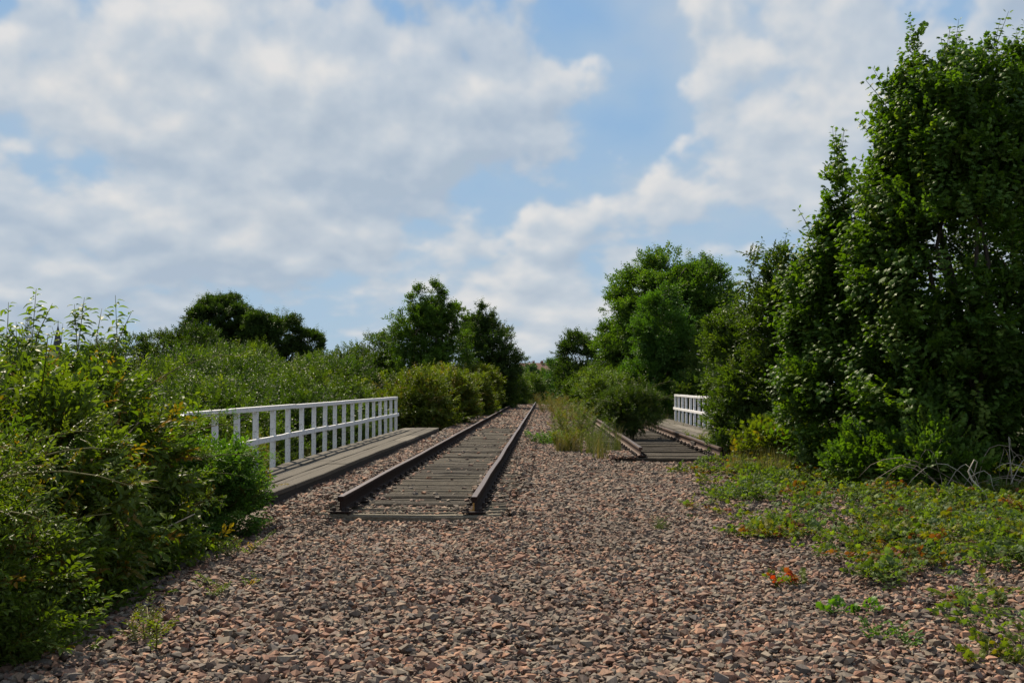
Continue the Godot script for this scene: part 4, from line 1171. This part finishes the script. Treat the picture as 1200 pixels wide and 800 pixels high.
	for i in 34:
		var a := Vector3(rng.randf_range(-1.1, 0.9), 0.02, rng.randf_range(-0.3, 0.3))
		var e := a + Vector3(rng.randf_range(-1.6, 1.6), rng.randf_range(0.02, 0.45), rng.randf_range(-0.3, 0.3))
		var peak := (a + e) * 0.5 + Vector3(rng.randfn() * 0.1, rng.randf_range(0.1, 1.15), rng.randfn() * 0.1)
		var pts := []
		for k in 8:
			var f := k / 7.0
			pts.append(a.lerp(peak, f).lerp(peak.lerp(e, f), f) + Vector3(rng.randfn(), rng.randfn(), rng.randfn()) * 0.008)
		var st := begin()
		tube(st, pts, [0.0055, 0.0055, 0.005, 0.005, 0.0045, 0.004, 0.003, 0.002], 5)
		put(done(st), "stem", M.dead if i % 4 else M.dead_pale, heap)
	var br := base("dead_branch", Vector3(5.15, 0.0, -12.6), "pale crooked dead branch standing in front of the bare stem tangle", "branch")
	var bst := begin()
	tube(bst, [Vector3(0.14, 0.0, 0.15), Vector3(0.1, 0.18, 0.1), Vector3(-0.02, 0.34, 0.02), Vector3(-0.05, 0.44, 0), Vector3(0.03, 0.58, -0.02)], [0.014, 0.013, 0.012, 0.01, 0.005], 6)
	put(done(bst), "stick", M.dead_pale, br)
	var bt := begin()
	tube(bt, [Vector3(0.03, 0.575, -0.02), Vector3(0.07, 0.55, -0.03), Vector3(0.02, 0.3, -0.08)], [0.006, 0.006, 0.003], 5)
	put(done(bt), "twig", M.dead_pale, br)
	ground_cover()

	# ---- far away
	house()
	church()
	mast()

func house() -> void:
	var d := 320.0
	var g := ground_at(-2.0, d)
	var t := base("house", Vector3(-1.5, g, -d), "distant house with red-brown roof and two chimneys at the end of the line", "house")
	var st := begin()
	chamfer_box(st, Vector3(0, 2.2, 0), Vector3(13, 4.4, 8), 0.02)
	put(done(st), "wall", M.render, t)
	var rf := begin()
	sweep(rf, PackedVector2Array([Vector2(4.5, 4.2), Vector2(4.5, 4.4), Vector2(0, 7.5), Vector2(-4.5, 4.4), Vector2(-4.5, 4.2)]), [7.0, -7.0], func(p: Vector3) -> Vector3: return Vector3(p.z, p.y, p.x * -1.0))
	var roof := put(done(rf), "roof", M.roof, t)
	for x in [-2.4, 0.2]:
		var c := begin()
		chamfer_box(c, Vector3(x, 7.45, 0), Vector3(0.7 if x < 0 else 1.0, 1.1, 0.7), 0.03)
		for k in 2: tube(c, [Vector3(x - 0.2 + 0.4 * k, 7.9, 0), Vector3(x - 0.2 + 0.4 * k, 8.3, 0)], [0.14, 0.12], 8)
		put(done(c), "chimney", M.brick, roof)
	for x in [-4.5, -1.5, 1.5, 4.5]:
		var w := begin()
		chamfer_box(w, Vector3(x, 2.6, 4.02), Vector3(1.2, 1.4, 0.08), 0.01)
		put(done(w), "window", M.pane, t)

func church() -> void:
	var d := 400.0
	var t := base("church_tower", Vector3(-194.0, ground_at(-194.0, d), -d), "dark slim church spire above the trees at the far left", "church")
	var st := begin()
	chamfer_box(st, Vector3(0, 6.5, 0), Vector3(5, 13, 5), 0.05)
	put(done(st), "tower", M.brick, t)
	var sp := begin()
	tube(sp, [Vector3(0, 13, 0), Vector3(0, 15.0, 0), Vector3(0, 24.4, 0)], [3.0, 2.0, 0.1], 8, false)
	put(done(sp), "spire", M.slate, t)
	var cr := begin()
	tube(cr, [Vector3(0, 24.3, 0), Vector3(0, 26.4, 0)], [0.14, 0.07], 5)
	tube(cr, [Vector3(-0.35, 25.7, 0), Vector3(0.35, 25.7, 0)], [0.08, 0.08], 5)
	put(done(cr), "cross", M.slate, t)
	for s in [-1, 1]:
		var w := begin()
		chamfer_box(w, Vector3(1.1 * s, 10.5, 2.52), Vector3(0.9, 2.2, 0.08), 0.02)
		put(done(w), "window", M.pane, t)

func mast() -> void:
	var d := 600.0
	var t := base("lattice_mast", Vector3(-309.0, ground_at(-309.0, d), -d), "pale grey lattice mast far away behind the leftmost leafy shoots", "mast")
	var hh := 41.0
	for sx in [-1, 1]:
		for sz in [-1, 1]:
			var st := begin()
			tube(st, [Vector3(2.6 * sx, 0, 2.6 * sz), Vector3(0.9 * sx, hh, 0.9 * sz)], [0.24, 0.2], 5)
			put(done(st), "leg", M.steel, t)
	for k in 12:
		var f0 := k / 12.0
		var f1 := (k + 1) / 12.0
		var a := lerpf(2.6, 0.9, f0)
		var b := lerpf(2.6, 0.9, f1)
		var st := begin()
		for s in [-1, 1]:
			tube(st, [Vector3(-a, f0 * hh, a * s), Vector3(b, f1 * hh, b * s)], [0.12, 0.12], 4)
			tube(st, [Vector3(a, f0 * hh, a * s), Vector3(-b, f1 * hh, b * s)], [0.12, 0.12], 4)
			tube(st, [Vector3(a * s, f0 * hh, -a), Vector3(b * s, f1 * hh, b)], [0.12, 0.12], 4)
		put(done(st), "brace", M.steel, t)
	for y in [28.0, 34.0, 39.0]:
		var st := begin()
		tube(st, [Vector3(0, y, 0), Vector3(0, y + 1.4, 0)], [2.0, 2.0], 10, false)
		put(done(st), "aerial_platform", M.steel, t)
